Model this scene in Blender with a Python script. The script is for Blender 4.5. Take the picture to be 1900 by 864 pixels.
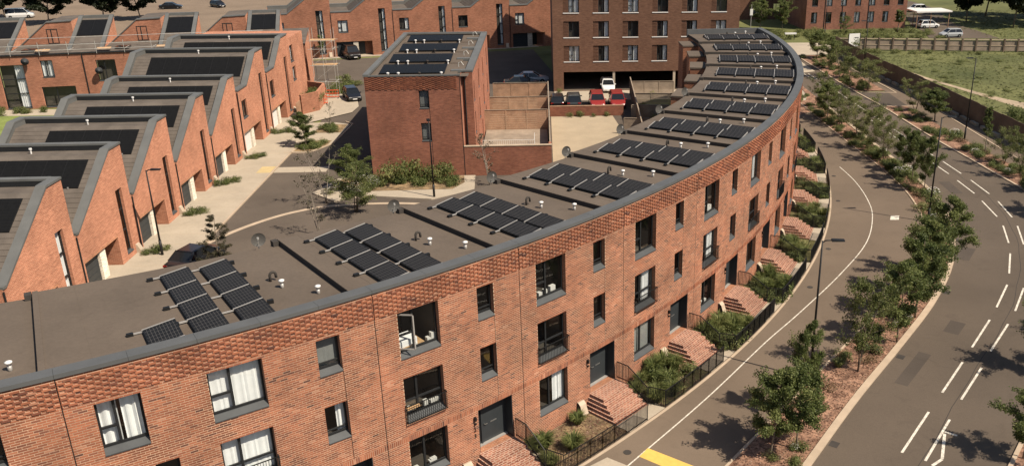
import bpy, math, random
import numpy as np
from mathutils import Vector, Matrix

# ------------------------------------------------------------------ camera, sky, sun, exposure
for o in list(bpy.data.objects):
    bpy.data.objects.remove(o)
SC = bpy.context.scene
COL = SC.collection
CAM_H, PITCH, HEAD, FPX, CXP, CYP = 24.0, 0.36761, 0.07335, 1643.0, 1133.5, 432.0
cd = bpy.data.cameras.new('camera')
cam = bpy.data.objects.new('camera', cd)
COL.objects.link(cam)
cam.location = (0, 0, CAM_H)
cam.rotation_euler = (math.pi / 2 - PITCH, 0, -HEAD)
cd.sensor_width = 36.0
cd.lens = 36.0 * FPX / 1900.0
cd.shift_x = -(CXP - 950.0) / 1900.0
cd.clip_start = 0.5
cd.clip_end = 3000
SC.camera = cam

world = bpy.data.worlds.new('World')
SC.world = world
world.use_nodes = True
wn = world.node_tree.nodes
wl = world.node_tree.links
sky = wn.new('ShaderNodeTexSky')
sky.sky_type = 'NISHITA'
sky.sun_disc = False
sky.sun_elevation = math.radians(51.2)
sky.sun_rotation = math.radians(123.4)
sky.dust_density = 1.5
wn['Background'].inputs['Strength'].default_value = 0.068
wl.new(sky.outputs[0], wn['Background'].inputs['Color'])

sd = bpy.data.lights.new('sun', 'SUN')
sd.energy = 4.6
sd.angle = math.radians(0.5)
sd.color = (1.0, 0.89, 0.745)
sun = bpy.data.objects.new('sun', sd)
COL.objects.link(sun)
sun.location = (60, -40, 90)
sun.rotation_euler = (math.radians(90 - 51.2), 0, math.radians(56.6))

SC.view_settings.view_transform = 'Standard'
SC.view_settings.look = 'None'
SC.view_settings.gamma = 1.0
SC.view_settings.use_curve_mapping = False
SC.view_settings.exposure = 0.47
SC.render.engine = 'CYCLES'
SC.cycles.max_bounces = 6
SC.cycles.transparent_max_bounces = 12

RNG = random.Random(7)

# ------------------------------------------------------------------ geometry of the place
CC = np.array([-53.185, 93.73])      # centre of the crescent
RR = 77.584                          # radius of its street front
A0 = -0.9316
HW = 7.09                            # width of one house


def zg(x, y):
    """ground level: the street in front of the crescent lies lower than the estate behind it"""
    f = -0.55 * min(1.0, max(0.0, (112 - y) / 28.0))
    r = math.hypot(x - CC[0], y - CC[1])
    t = min(1.0, max(0.0, (r - 70.5) / 5.0))
    return f * t


_cp, _sp, _ch, _sh = math.cos(PITCH), math.sin(PITCH), math.cos(HEAD), math.sin(HEAD)
FW = np.array([_sh * _cp, _ch * _cp, -_sp])
RT = np.array([_ch, -_sh, 0])
DN = np.cross(FW, RT)


def at(u, v, z=None):
    """point of the ground (or of level z) where a survey sight line meets it"""
    d = FW + RT * (u - CXP) / FPX + DN * (v - CYP) / FPX
    if z is not None:
        t = (z - CAM_H) / d[2]
        return Vector((d[0] * t, d[1] * t, z))
    z = -0.3
    for _ in range(10):
        t = (z - CAM_H) / d[2]
        z = zg(d[0] * t, d[1] * t)
    return Vector((d[0] * t, d[1] * t, z))


def arc(s, d=0.0, z=0.0):
    a = A0 + s / RR
    return Vector((CC[0] + (RR + d) * math.cos(a), CC[1] + (RR + d) * math.sin(a), z))


# ------------------------------------------------------------------ mesh helpers
class MB:
    def __init__(s):
        s.v, s.f, s.m, s.a = [], [], [], []

    def face(s, pts, m=0, r=0.0):
        n = len(s.v)
        s.v += [tuple(p) for p in pts]
        s.f.append(tuple(range(n, n + len(pts))))
        s.m.append(m)
        s.a.append(r)

    def hexa(s, p, m=0, r=0.0, skip=()):
        """p: 4 bottom corners then 4 top corners, both counter-clockwise from above"""
        n = len(s.v)
        s.v += [tuple(q) for q in p]
        fs = [(3, 2, 1, 0), (4, 5, 6, 7), (0, 1, 5, 4), (1, 2, 6, 5), (2, 3, 7, 6), (3, 0, 4, 7)]
        for i, f in enumerate(fs):
            if i in skip:
                continue
            s.f.append(tuple(n + k for k in f))
            s.m.append(m)
            s.a.append(r)

    def box(s, x0, x1, y0, y1, z0, z1, m=0, r=0.0, fn=None):
        p = [(x0, y0, z0), (x1, y0, z0), (x1, y1, z0), (x0, y1, z0), (x0, y0, z1), (x1, y0, z1), (x1, y1, z1), (x0, y1, z1)]
        if fn:
            p = [fn(*q) for q in p]
        s.hexa(p, m, r)

    def tube(s, pts, rad, n=6, m=0, r=0.0, cap=True):
        pts = [Vector(p) for p in pts]
        rads = rad if isinstance(rad, (list, tuple)) else [rad] * len(pts)
        base = len(s.v)
        prev = None
        for i, p in enumerate(pts):
            t = (pts[min(i + 1, len(pts) - 1)] - pts[max(i - 1, 0)]).normalized()
            if prev is None:
                u = t.orthogonal().normalized()
            else:
                u = (prev - t * prev.dot(t)).normalized()
            prev = u
            w = t.cross(u)
            for k in range(n):
                a = 2 * math.pi * k / n
                s.v.append(tuple(p + (u * math.cos(a) + w * math.sin(a)) * rads[i]))
        for i in range(len(pts) - 1):
            for k in range(n):
                a, b = base + i * n + k, base + i * n + (k + 1) % n
                s.f.append((a, b, b + n, a + n))
                s.m.append(m)
                s.a.append(r)
        if cap:
            e = base + (len(pts) - 1) * n
            s.f.append(tuple(range(base + n - 1, base - 1, -1)))
            s.f.append(tuple(range(e, e + n)))
            s.m += [m, m]
            s.a += [r, r]

    def lathe(s, prof, c=(0, 0, 0), n=10, m=0):
        base = len(s.v)
        for rr, z in prof:
            for k in range(n):
                a = 2 * math.pi * k / n
                s.v.append((c[0] + rr * math.cos(a), c[1] + rr * math.sin(a), c[2] + z))
        for i in range(len(prof) - 1):
            for k in range(n):
                a, b = base + i * n + k, base + i * n + (k + 1) % n
                s.f.append((a, b, b + n, a + n))
                s.m.append(m)
                s.a.append(0)
        s.f.append(tuple(range(base + n - 1, base - 1, -1)))
        e = base + (len(prof) - 1) * n
        s.f.append(tuple(range(e, e + n)))
        s.m += [m, m]
        s.a += [0, 0]

    def mesh(s, name, mats, uv=True, attr=False, smooth=False):
        me = bpy.data.meshes.new(name)
        me.from_pydata(s.v, [], s.f)
        for q in (mats if isinstance(mats, (list, tuple)) else [mats]):
            me.materials.append(q)
        nf = len(s.f)
        if any(s.m):
            me.polygons.foreach_set('material_index', np.array(s.m, dtype=np.int32))
        if smooth:
            me.polygons.foreach_set('use_smooth', np.ones(nf, dtype=bool))
        if attr:
            a = me.attributes.new('rnd', 'FLOAT', 'FACE')
            a.data.foreach_set('value', np.array(s.a, dtype=np.float32))
        if uv:
            L = len(me.loops)
            vi = np.zeros(L, dtype=np.int32)
            me.loops.foreach_get('vertex_index', vi)
            co = np.array(s.v, dtype=np.float64)[vi]
            nr = np.zeros(nf * 3)
            me.polygons.foreach_get('normal', nr)
            nr = nr.reshape(-1, 3)
            tot = np.zeros(nf, dtype=np.int32)
            me.polygons.foreach_get('loop_total', tot)
            nl = np.repeat(nr, tot, axis=0)
            hl = np.hypot(nl[:, 0], nl[:, 1])
            flat = hl < 0.5
            tx = np.where(hl > 1e-6, -nl[:, 1] / np.maximum(hl, 1e-6), 1)
            ty = np.where(hl > 1e-6, nl[:, 0] / np.maximum(hl, 1e-6), 0)
            u = np.where(flat, co[:, 0], co[:, 0] * tx + co[:, 1] * ty)
            v = np.where(flat, co[:, 1], co[:, 2])
            lay = me.uv_layers.new(name='UVMap')
            lay.data.foreach_set('uv', np.stack([u, v], 1).astype(np.float32).ravel())
        return me

    def build(s, name, mats, parent=None, loc=None, rz=0.0, **kw):
        return link(name, s.mesh(name, mats, **kw), parent, loc, rz)


def link(name, me, parent=None, loc=None, rz=0.0):
    o = bpy.data.objects.new(name, me)
    COL.objects.link(o)
    if parent is not None:
        o.parent = parent
    if loc is not None:
        o.location = loc
    if rz:
        o.rotation_euler[2] = rz
    return o


def tag(o, label, cat, group=None, kind=None):
    o['label'] = label
    if cat:
        o['category'] = cat
    if group:
        o['group'] = group
    if kind:
        o['kind'] = kind
    return o


def thing(name, label, cat, loc=(0, 0, 0), rz=0.0, group=None):
    o = link(name, None, None, loc, rz)
    o.empty_display_size = 0.3
    return tag(o, label, cat, group)


def struct(name, mb, mats, **kw):
    o = mb.build(name, mats, **kw)
    o['kind'] = 'structure'
    return o


def copy_tree(o, parent=None):
    c = o.copy()
    COL.objects.link(c)
    if parent is not None:
        c.parent = parent
    for ch in list(o.children):
        copy_tree(ch, c)
    return c


ORD = ['first', 'second', 'third', 'fourth', 'fifth', 'sixth', 'seventh', 'eighth', 'ninth', 'tenth', 'eleventh', 'twelfth', 'thirteenth', 'fourteenth', 'fifteenth', 'sixteenth']


# ------------------------------------------------------------------ materials
def nodes_of(name):
    m = bpy.data.materials.new(name)
    m.use_nodes = True
    nt = m.node_tree
    return m, nt, nt.nodes, nt.links, nt.nodes['Principled BSDF']


def ramp(N, stops):
    r = N.new('ShaderNodeValToRGB')
    e = r.color_ramp.elements
    e[0].position, e[0].color = stops[0][0], (*stops[0][1], 1)
    e[1].position, e[1].color = stops[-1][0], (*stops[-1][1], 1)
    for p, c in stops[1:-1]:
        x = e.new(p)
        x.color = (*c, 1)
    return r


def noise(N, L, vec, scale, detail=4, rough=0.55):
    n = N.new('ShaderNodeTexNoise')
    n.inputs['Scale'].default_value = scale
    n.inputs['Detail'].default_value = detail
    n.inputs['Roughness'].default_value = rough
    if vec is not None:
        L.new(vec, n.inputs['Vector'])
    return n


def mk(name, c, var=0.25, scale=1.5, rough=0.8, bump=0.0, bscale=20.0, metal=0.0, c2=None, spec=0.3, space='world', fine=0.0, fscale=40.0, stain=0.0):
    """surface whose tone drifts over two noise scales"""
    m, nt, N, L, b = nodes_of(name)
    if space == 'world':
        g = N.new('ShaderNodeNewGeometry')
        vec = g.outputs['Position']
    else:
        g = N.new('ShaderNodeTexCoord')
        vec = g.outputs['Object']
    n = noise(N, L, vec, scale, 5)
    lo = tuple(x * (1 - var) for x in c)
    hi = tuple(x * (1 + var) for x in (c2 or c))
    r = ramp(N, [(0.3, lo), (0.7, hi)])
    L.new(n.outputs['Fac'], r.inputs[0])
    col = r.outputs[0]
    if fine:
        n3 = noise(N, L, vec, fscale, 3)
        r3 = ramp(N, [(0.3, (1 - fine,) * 3), (0.7, (1 + fine,) * 3)])
        L.new(n3.outputs['Fac'], r3.inputs[0])
        mx = N.new('ShaderNodeMix')
        mx.data_type = 'RGBA'
        mx.blend_type = 'MULTIPLY'
        mx.inputs[0].default_value = 1
        L.new(col, mx.inputs[6])
        L.new(r3.outputs[0], mx.inputs[7])
        col = mx.outputs[2]
    if stain:
        n5 = noise(N, L, vec, 0.55, 7, 0.72)
        n5.inputs['Distortion'].default_value = 1.2
        r5 = ramp(N, [(0.54, (1, 1, 1)), (0.72, (stain,) * 3)])
        L.new(n5.outputs['Fac'], r5.inputs[0])
        mx5 = N.new('ShaderNodeMix')
        mx5.data_type = 'RGBA'
        mx5.blend_type = 'MULTIPLY'
        mx5.inputs[0].default_value = 1
        L.new(col, mx5.inputs[6])
        L.new(r5.outputs[0], mx5.inputs[7])
        col = mx5.outputs[2]
    L.new(col, b.inputs['Base Color'])
    b.inputs['Roughness'].default_value = rough
    b.inputs['Diffuse Roughness'].default_value = 1.0 if rough > 0.9 else 0.0
    b.inputs['Metallic'].default_value = metal
    b.inputs['Specular IOR Level'].default_value = spec
    if bump:
        n2 = noise(N, L, vec, bscale, 4)
        bp_ = N.new('ShaderNodeBump')
        bp_.inputs['Strength'].default_value = bump
        bp_.inputs['Distance'].default_value = 0.05
        L.new(n2.outputs['Fac'], bp_.inputs['Height'])
        L.new(bp_.outputs[0], b.inputs['Normal'])
    return m


def mk_brickface(name, stops, patch=0.36):
    """single bricks: colour from the face attribute, large weathered patches over the wall"""
    m, nt, N, L, b = nodes_of(name)
    a = N.new('ShaderNodeAttribute')
    a.attribute_name = 'rnd'
    r = ramp(N, stops)
    L.new(a.outputs['Fac'], r.inputs[0])
    g = N.new('ShaderNodeNewGeometry')
    n = noise(N, L, g.outputs['Position'], 0.55, 5, 0.6)
    r2 = ramp(N, [(0.3, (1 - patch,) * 3), (0.7, (1 + patch, 1 + patch * 0.9, 1 + patch * 0.8))])
    L.new(n.outputs['Fac'], r2.inputs[0])
    mx = N.new('ShaderNodeMix')
    mx.data_type = 'RGBA'
    mx.blend_type = 'MULTIPLY'
    mx.inputs[0].default_value = 1
    L.new(r.outputs[0], mx.inputs[6])
    L.new(r2.outputs[0], mx.inputs[7])
    # lime bloom
    n4 = noise(N, L, g.outputs['Position'], 1.7, 6, 0.7)
    r4 = ramp(N, [(0.6, (0, 0, 0)), (0.8, (0.4, 0.4, 0.4))])
    L.new(n4.outputs['Fac'], r4.inputs[0])
    mx2 = N.new('ShaderNodeMix')
    mx2.data_type = 'RGBA'
    L.new(r4.outputs[0], mx2.inputs[0])
    L.new(mx.outputs[2], mx2.inputs[6])
    mx2.inputs[7].default_value = (0.42, 0.30, 0.20, 1)
    L.new(mx2.outputs[2], b.inputs['Base Color'])
    b.inputs['Roughness'].default_value = 0.9
    b.inputs['Diffuse Roughness'].default_value = 1.0
    b.inputs['Specular IOR Level'].default_value = 0.15
    n2 = noise(N, L, g.outputs['Position'], 60, 3)
    bu = N.new('ShaderNodeBump')
    bu.inputs['Strength'].default_value = 0.4
    bu.inputs['Distance'].default_value = 0.01
    L.new(n2.outputs['Fac'], bu.inputs['Height'])
    L.new(bu.outputs[0], b.inputs['Normal'])
    return m


def mk_bricktex(name, c1, c2, mortar, bw=0.27, rh=0.09, ms=0.012, patch=0.22, pscale=0.5):
    m, nt, N, L, b = nodes_of(name)
    uv = N.new('ShaderNodeUVMap')
    t = N.new('ShaderNodeTexBrick')
    t.inputs['Scale'].default_value = 1.0
    t.inputs['Brick Width'].default_value = bw
    t.inputs['Row Height'].default_value = rh
    t.inputs['Mortar Size'].default_value = ms
    t.inputs['Mortar Smooth'].default_value = 0.2
    t.inputs['Bias'].default_value = -0.1
    t.inputs['Color1'].default_value = (*c1, 1)
    t.inputs['Color2'].default_value = (*c2, 1)
    t.inputs['Mortar'].default_value = (*mortar, 1)
    L.new(uv.outputs[0], t.inputs['Vector'])
    g = N.new('ShaderNodeNewGeometry')
    n = noise(N, L, g.outputs['Position'], pscale, 6, 0.62)
    r2 = ramp(N, [(0.3, (1 - patch,) * 3), (0.7, (1 + patch, 1 + patch * 0.95, 1 + patch * 0.9))])
    L.new(n.outputs['Fac'], r2.inputs[0])
    mx = N.new('ShaderNodeMix')
    mx.data_type = 'RGBA'
    mx.blend_type = 'MULTIPLY'
    mx.inputs[0].default_value = 1
    L.new(t.outputs['Color'], mx.inputs[6])
    L.new(r2.outputs[0], mx.inputs[7])
    # groups of courses fired darker or paler
    mp = N.new('ShaderNodeMapping')
    mp.inputs['Scale'].default_value = (1.2, 5.0, 1)
    L.new(uv.outputs[0], mp.inputs['Vector'])
    n3 = noise(N, L, mp.outputs[0], 1.6, 3, 0.6)
    r3 = ramp(N, [(0.32, (0.82, 0.80, 0.80)), (0.68, (1.18, 1.18, 1.18))])
    L.new(n3.outputs['Fac'], r3.inputs[0])
    mx3 = N.new('ShaderNodeMix')
    mx3.data_type = 'RGBA'
    mx3.blend_type = 'MULTIPLY'
    mx3.inputs[0].default_value = 1
    L.new(mx.outputs[2], mx3.inputs[6])
    L.new(r3.outputs[0], mx3.inputs[7])
    L.new(mx3.outputs[2], b.inputs['Base Color'])
    b.inputs['Roughness'].default_value = 0.9
    b.inputs['Diffuse Roughness'].default_value = 1.0
    b.inputs['Specular IOR Level'].default_value = 0.15
    bu = N.new('ShaderNodeBump')
    bu.inputs['Strength'].default_value = 0.5
    bu.inputs['Distance'].default_value = 0.012
    bu.invert = True
    L.new(t.outputs['Fac'], bu.inputs['Height'])
    L.new(bu.outputs[0], b.inputs['Normal'])
    return m


def mk_leaf(name, dark, mid, light):
    m, nt, N, L, b = nodes_of(name)
    a = N.new('ShaderNodeAttribute')
    a.attribute_name = 'rnd'
    oi = N.new('ShaderNodeObjectInfo')
    ad = N.new('ShaderNodeMath')
    ad.operation = 'MULTIPLY_ADD'
    L.new(oi.outputs['Random'], ad.inputs[0])
    ad.inputs[1].default_value = 0.3
    L.new(a.outputs['Fac'], ad.inputs[2])
    sb = N.new('ShaderNodeMath')
    sb.operation = 'SUBTRACT'
    L.new(ad.outputs[0], sb.inputs[0])
    sb.inputs[1].default_value = 0.15
    r = ramp(N, [(0.0, dark), (0.5, mid), (1.0, light)])
    L.new(sb.outputs[0], r.inputs[0])
    L.new(r.outputs[0], b.inputs['Base Color'])
    b.inputs['Roughness'].default_value = 0.55
    b.inputs['Specular IOR Level'].default_value = 0.35
    tr = N.new('ShaderNodeBsdfTranslucent')
    hs = N.new('ShaderNodeHueSaturation')
    hs.inputs['Value'].default_value = 1.2
    L.new(r.outputs[0], hs.inputs['Color'])
    L.new(hs.outputs[0], tr.inputs['Color'])
    mx = N.new('ShaderNodeMixShader')
    mx.inputs[0].default_value = 0.38
    L.new(b.outputs[0], mx.inputs[1])
    L.new(tr.outputs[0], mx.inputs[2])
    L.new(mx.outputs[0], N['Material Output'].inputs['Surface'])
    return m


def mk_glass(name, tint=(0.88, 0.9, 0.89)):
    m, nt, N, L, b = nodes_of(name)
    N.remove(b)
    tr = N.new('ShaderNodeBsdfTransparent')
    tr.inputs[0].default_value = (*tint, 1)
    gl = N.new('ShaderNodeBsdfGlossy')
    gl.inputs['Roughness'].default_value = 0.03
    lw = N.new('ShaderNodeLayerWeight')
    lw.inputs[0].default_value = 0.5
    pw = N.new('ShaderNodeMath')
    pw.operation = 'POWER'
    L.new(lw.outputs['Facing'], pw.inputs[0])
    pw.inputs[1].default_value = 4.0
    fr = N.new('ShaderNodeMath')
    fr.operation = 'MULTIPLY_ADD'
    L.new(pw.outputs[0], fr.inputs[0])
    fr.inputs[1].default_value = 0.9
    fr.inputs[2].default_value = 0.09
    mx = N.new('ShaderNodeMixShader')
    L.new(fr.outputs[0], mx.inputs[0])
    L.new(tr.outputs[0], mx.inputs[1])
    L.new(gl.outputs[0], mx.inputs[2])
    L.new(mx.outputs[0], N['Material Output'].inputs['Surface'])
    return m


def mk_pv(name, cell, line, nx, ny, busbar=True):
    """module glass: dark cells parted by thin pale lines, in the panel's own 0..1 coordinates"""
    m, nt, N, L, b = nodes_of(name)
    uv = N.new('ShaderNodeUVMap')
    t = N.new('ShaderNodeTexBrick')
    t.offset = 0.0
    t.squash = 1.0
    t.inputs['Scale'].default_value = 1.0
    t.inputs['Brick Width'].default_value = 1.0 / nx
    t.inputs['Row Height'].default_value = 1.0 / ny
    t.inputs['Mortar Size'].default_value = 0.007
    t.inputs['Mortar Smooth'].default_value = 0.3
    t.inputs['Color1'].default_value = (*cell, 1)
    t.inputs['Color2'].default_value = (cell[0] * 1.25, cell[1] * 1.25, cell[2] * 1.25, 1)
    t.inputs['Mortar'].default_value = (*line, 1)
    L.new(uv.outputs[0], t.inputs['Vector'])
    L.new(t.outputs['Color'], b.inputs['Base Color'])
    b.inputs['Roughness'].default_value = 0.45
    b.inputs['Specular IOR Level'].default_value = 0.10
    return m


M = {}
M['brick_c'] = mk_brickface('crescent_brick', [(0.0, (0.095, 0.043, 0.034)), (0.2, (0.175, 0.070, 0.046)), (0.5, (0.262, 0.099, 0.056)), (0.8, (0.325, 0.128, 0.071)), (1.0, (0.36, 0.185, 0.12))])
M['mortar'] = mk('mortar', (0.49, 0.345, 0.235), 0.25, 0.8, 0.95, 0.3, 40)
M['brick_rev'] = mk_bricktex('reveal_brick', (0.36, 0.14, 0.07), (0.26, 0.10, 0.055), (0.36, 0.25, 0.17))
M['brick_row'] = mk_bricktex('orange_brick', (0.365, 0.150, 0.090), (0.285, 0.108, 0.065), (0.42, 0.26, 0.17), patch=0.22)
M['brick_blk'] = mk_bricktex('red_brick', (0.30, 0.115, 0.070), (0.225, 0.082, 0.054), (0.27, 0.16, 0.11), patch=0.22, pscale=0.4)
M['brick_brn'] = mk_bricktex('brown_brick', (0.212, 0.110, 0.070), (0.16, 0.080, 0.052), (0.24, 0.15, 0.10), patch=0.12)
M['brick_far'] = mk_bricktex('rose_brick', (0.34, 0.15, 0.10), (0.27, 0.115, 0.078), (0.32, 0.20, 0.14))
M['brick_white'] = mk_bricktex('white_glazed_brick', (0.72, 0.68, 0.58), (0.62, 0.56, 0.46), (0.40, 0.33, 0.25))
M['brick_pave'] = mk_bricktex('paving_brick', (0.34, 0.145, 0.09), (0.17, 0.062, 0.042), (0.44, 0.32, 0.24), bw=0.26, rh=0.13, ms=0.02)
M['felt'] = mk('roof_felt', (0.118, 0.092, 0.070), 0.14, 0.3, 0.9, 0.25, 5, fine=0.06, fscale=7, stain=0.86)
M['felt_dark'] = mk('felt_upstand', (0.05, 0.043, 0.037), 0.2, 1.0, 0.9)  # dark felt and fittings; also paints the shade on the roof steps
M['coping'] = mk('coping_metal', (0.095, 0.097, 0.096), 0.10, 1.2, 0.55, spec=0.4)
M['coping2'] = mk('zinc_trim', (0.125, 0.125, 0.117), 0.12, 0.8, 0.55, spec=0.4)
M['frame'] = mk('dark_frame', (0.018, 0.019, 0.020), 0.1, 3, 0.45, spec=0.4)
M['sill'] = mk('metal_sill', (0.062, 0.066, 0.067), 0.12, 2, 0.5, spec=0.4)
M['door'] = mk('door_paint', (0.035, 0.040, 0.043), 0.08, 2, 0.4)
M['steel'] = mk('steel', (0.45, 0.45, 0.43), 0.1, 5, 0.35, metal=0.8)
M['alu'] = mk('aluminium', (0.42, 0.40, 0.37), 0.08, 5, 0.45, metal=0.3)
M['galv'] = mk('galvanised_tube', (0.52, 0.50, 0.45), 0.15, 3, 0.5, metal=0.4)
M['black'] = mk('black_metal', (0.012, 0.012, 0.012), 0.1, 4, 0.5)
M['rubber'] = mk('rubber', (0.018, 0.018, 0.018), 0.1, 4, 0.8)
M['white'] = mk('white_plastic', (0.72, 0.70, 0.66), 0.05, 3, 0.5)
M['cream'] = mk('cream_plastic', (0.48, 0.385, 0.285), 0.06, 3, 0.6)
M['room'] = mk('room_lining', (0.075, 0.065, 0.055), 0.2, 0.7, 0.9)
M['glass'] = mk_glass('window_glass')
M['curtain'] = mk('curtain_cloth', (0.80, 0.80, 0.80), 0.05, 3, 0.95)
M['curtain_grey'] = mk('grey_blind', (0.23, 0.235, 0.23), 0.06, 3, 0.95)
M['wood'] = mk('pale_wood', (0.52, 0.33, 0.17), 0.15, 6, 0.6)
M['pv'] = mk_pv('module_cells', (0.0125, 0.0120, 0.0120), (0.085, 0.08, 0.075), 10, 6)
M['pv_black'] = mk_pv('black_module', (0.0085, 0.0085, 0.0085), (0.012, 0.012, 0.012), 6, 10)
M['asphalt'] = mk('asphalt', (0.122, 0.094, 0.069), 0.14, 0.13, 0.92, 0.25, 60, fine=0.1, fscale=22, stain=0.84)
M['asphalt_path'] = mk('path_asphalt', (0.166, 0.124, 0.088), 0.12, 0.16, 0.92, 0.25, 60, fine=0.08, fscale=22, stain=0.86)
M['asphalt_st'] = mk('street_asphalt', (0.092, 0.073, 0.057), 0.16, 0.2, 0.92, 0.2, 60, fine=0.1, fscale=15, stain=0.8)
M['paving'] = mk('concrete_paving', (0.41, 0.345, 0.26), 0.10, 0.35, 0.9, 0.15, 30, fine=0.07, fscale=8, stain=0.86)
M['kerb'] = mk('kerb_stone', (0.45, 0.35, 0.25), 0.12, 1.2, 0.9)
M['yard'] = mk('yard_gravel', (0.36, 0.29, 0.20), 0.10, 0.4, 0.95, 0.3, 30, fine=0.1, fscale=12)
M['paint'] = mk('road_paint', (0.60, 0.55, 0.46), 0.3, 4.0, 0.8, fine=0.25, fscale=12)
M['yellow'] = mk('yellow_paint', (0.72, 0.46, 0.11), 0.08, 3.0, 0.7)
M['mulch'] = mk('bark_mulch', (0.20, 0.105, 0.066), 0.35, 1.3, 0.95, 1.0, 14, c2=(0.30, 0.175, 0.115), fine=0.5, fscale=7)
M['soil'] = mk('garden_soil', (0.15, 0.105, 0.06), 0.4, 1.4, 0.95, 0.8, 12, c2=(0.22, 0.15, 0.08), fine=0.3, fscale=8)
M['grass'] = mk('rough_grass', (0.098, 0.112, 0.036), 0.25, 0.07, 0.95, 0.6, 2.5, c2=(0.145, 0.145, 0.053), fine=0.14, fscale=0.7)
M['dirt'] = mk('bare_earth', (0.40, 0.31, 0.21), 0.2, 0.4, 0.95, 0.5, 5, fine=0.15, fscale=3)
M['lawn'] = mk('lawn', (0.15, 0.18, 0.05), 0.2, 0.5, 0.95, 0.5, 10, fine=0.2, fscale=5)
M['timber'] = mk('weathered_timber', (0.36, 0.215, 0.135), 0.22, 1.3, 0.85, 0.3, 14)
M['timber_grey'] = mk('grey_timber', (0.30, 0.235, 0.175), 0.22, 1.0, 0.85, 0.3, 14)
M['hoard'] = mk('hoarding_board', (0.16, 0.115, 0.082), 0.25, 0.5, 0.85, 0.2, 8)
M['plank'] = mk('roof_shingle', (0.118, 0.098, 0.08), 0.22, 0.9, 0.85, 0.3, 20)
M['bark'] = mk('bark', (0.20, 0.155, 0.11), 0.3, 6, 0.9, 0.5, 30)
M['bark_pale'] = mk('birch_bark', (0.30, 0.255, 0.20), 0.3, 6, 0.9, 0.4, 30)
M['leaf'] = mk_leaf('leaf', (0.044, 0.062, 0.018), (0.122, 0.150, 0.042), (0.25, 0.265, 0.095))
M['leaf_l'] = mk_leaf('pale_leaf', (0.06, 0.08, 0.023), (0.145, 0.165, 0.05), (0.27, 0.265, 0.1))
M['leaf_p'] = mk_leaf('pine_needle', (0.034, 0.034, 0.018), (0.075, 0.068, 0.036), (0.15, 0.125, 0.07))
M['leaf_d'] = mk_leaf('shaded_leaf', (0.008, 0.013, 0.006), (0.020, 0.028, 0.011), (0.045, 0.055, 0.022))  # leaf colour with the shade of the large backlit trees painted in
M['leaf_dry'] = mk_leaf('dry_leaf', (0.09, 0.055, 0.03), (0.18, 0.12, 0.06), (0.30, 0.23, 0.12))
M['flower'] = mk('pale_flower', (0.78, 0.74, 0.68), 0.05, 3, 0.8)
M['tyre'] = mk('tyre', (0.012, 0.012, 0.012), 0.1, 4, 0.85)
M['carglass'] = mk('car_glass', (0.012, 0.014, 0.016), 0.1, 2, 0.08, spec=0.6)
M['lamp_lens'] = mk('lamp_lens', (0.75, 0.74, 0.70), 0.05, 3, 0.2)
M['red_lens'] = mk('red_lens', (0.30, 0.015, 0.012), 0.05, 3, 0.25)
M['dish'] = mk('dish_grey', (0.085, 0.08, 0.072), 0.1, 3, 0.5)
M['tactile'] = mk('tactile_buff', (0.52, 0.40, 0.20), 0.1, 3, 0.9)
M['green_bed'] = mk('ground_cover', (0.115, 0.115, 0.04), 0.4, 0.9, 0.95, 0.9, 9, c2=(0.17, 0.145, 0.06), fine=0.3, fscale=5)

# ------------------------------------------------------------------ ground, roads, paths
def smooth_line(pts, n):
    """Catmull-Rom through pts, n points evenly spaced along it"""
    P = [Vector((p[0], p[1])) for p in pts]
    P = [P[0] * 2 - P[1]] + P + [P[-1] * 2 - P[-2]]
    out = []
    for i in range(1, len(P) - 2):
        a, b, c, d = P[i - 1], P[i], P[i + 1], P[i + 2]
        for k in range(24):
            t = k / 24
            out.append(0.5 * ((2 * b) + (c - a) * t + (2 * a - 5 * b + 4 * c - d) * t * t + (3 * b - a - 3 * c + d) * t ** 3))
    out.append(P[-2])
    L = [0.0]
    for i in range(1, len(out)):
        L.append(L[-1] + (out[i] - out[i - 1]).length)
    xs = np.interp(np.linspace(0, L[-1], n), L, [p.x for p in out])
    ys = np.interp(np.linspace(0, L[-1], n), L, [p.y for p in out])
    return list(zip(xs, ys))


def strip(mb, a, b, off, m=0):
    for i in range(len(a) - 1):
        q = [a[i], b[i], b[i + 1], a[i + 1]]
        mb.face([(x, y, zg(x, y) + off) for x, y in q], m)


def offset_line(pts, d):
    out = []
    for i, p in enumerate(pts):
        a, b = pts[max(i - 1, 0)], pts[min(i + 1, len(pts) - 1)]
        t = Vector((b[0] - a[0], b[1] - a[1])).normalized()
        out.append((p[0] + t.y * d, p[1] - t.x * d))
    return out


def kerb(name, pts, w, h, mat='kerb', sink=0.2):
    """a raised stone edge along pts, w wide to the right of the line"""
    b = offset_line(pts, w)
    mb = MB()
    for i in range(len(pts) - 1):
        p = [pts[i], b[i], b[i + 1], pts[i + 1]]
        bot = [(x, y, zg(x, y) - sink) for x, y in p]
        top = [(x, y, zg(x, y) + h) for x, y in p]
        mb.hexa([bot[0], bot[1], bot[2], bot[3], top[0], top[1], top[2], top[3]])
    return struct(name, mb, M[mat])


def sheet(name, pts, off, mat, sub=None):
    mb = MB()
    mb.face([(x, y, zg(x, y) + off) for x, y in pts])
    return struct(name, mb, M[mat])


# one sheet to the horizon
gx = [-900, -400, -200, -120] + list(np.arange(-90, 101, 2.0)) + [140, 220, 450, 900]
gy = [-60, -20, 0] + list(np.arange(10, 161, 2.0)) + [200, 280, 450, 800, 1500]
mb = MB()
nx_ = len(gx)
mb.v = [(x, y, zg(x, y) - 0.02) for y in gy for x in gx]
for j in range(len(gy) - 1):
    for i in range(nx_ - 1):
        mb.f.append((j * nx_ + i, j * nx_ + i + 1, (j + 1) * nx_ + i + 1, (j + 1) * nx_ + i))
        mb.m.append(0)
        mb.a.append(0)
struct('ground', mb, M['grass'])

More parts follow.
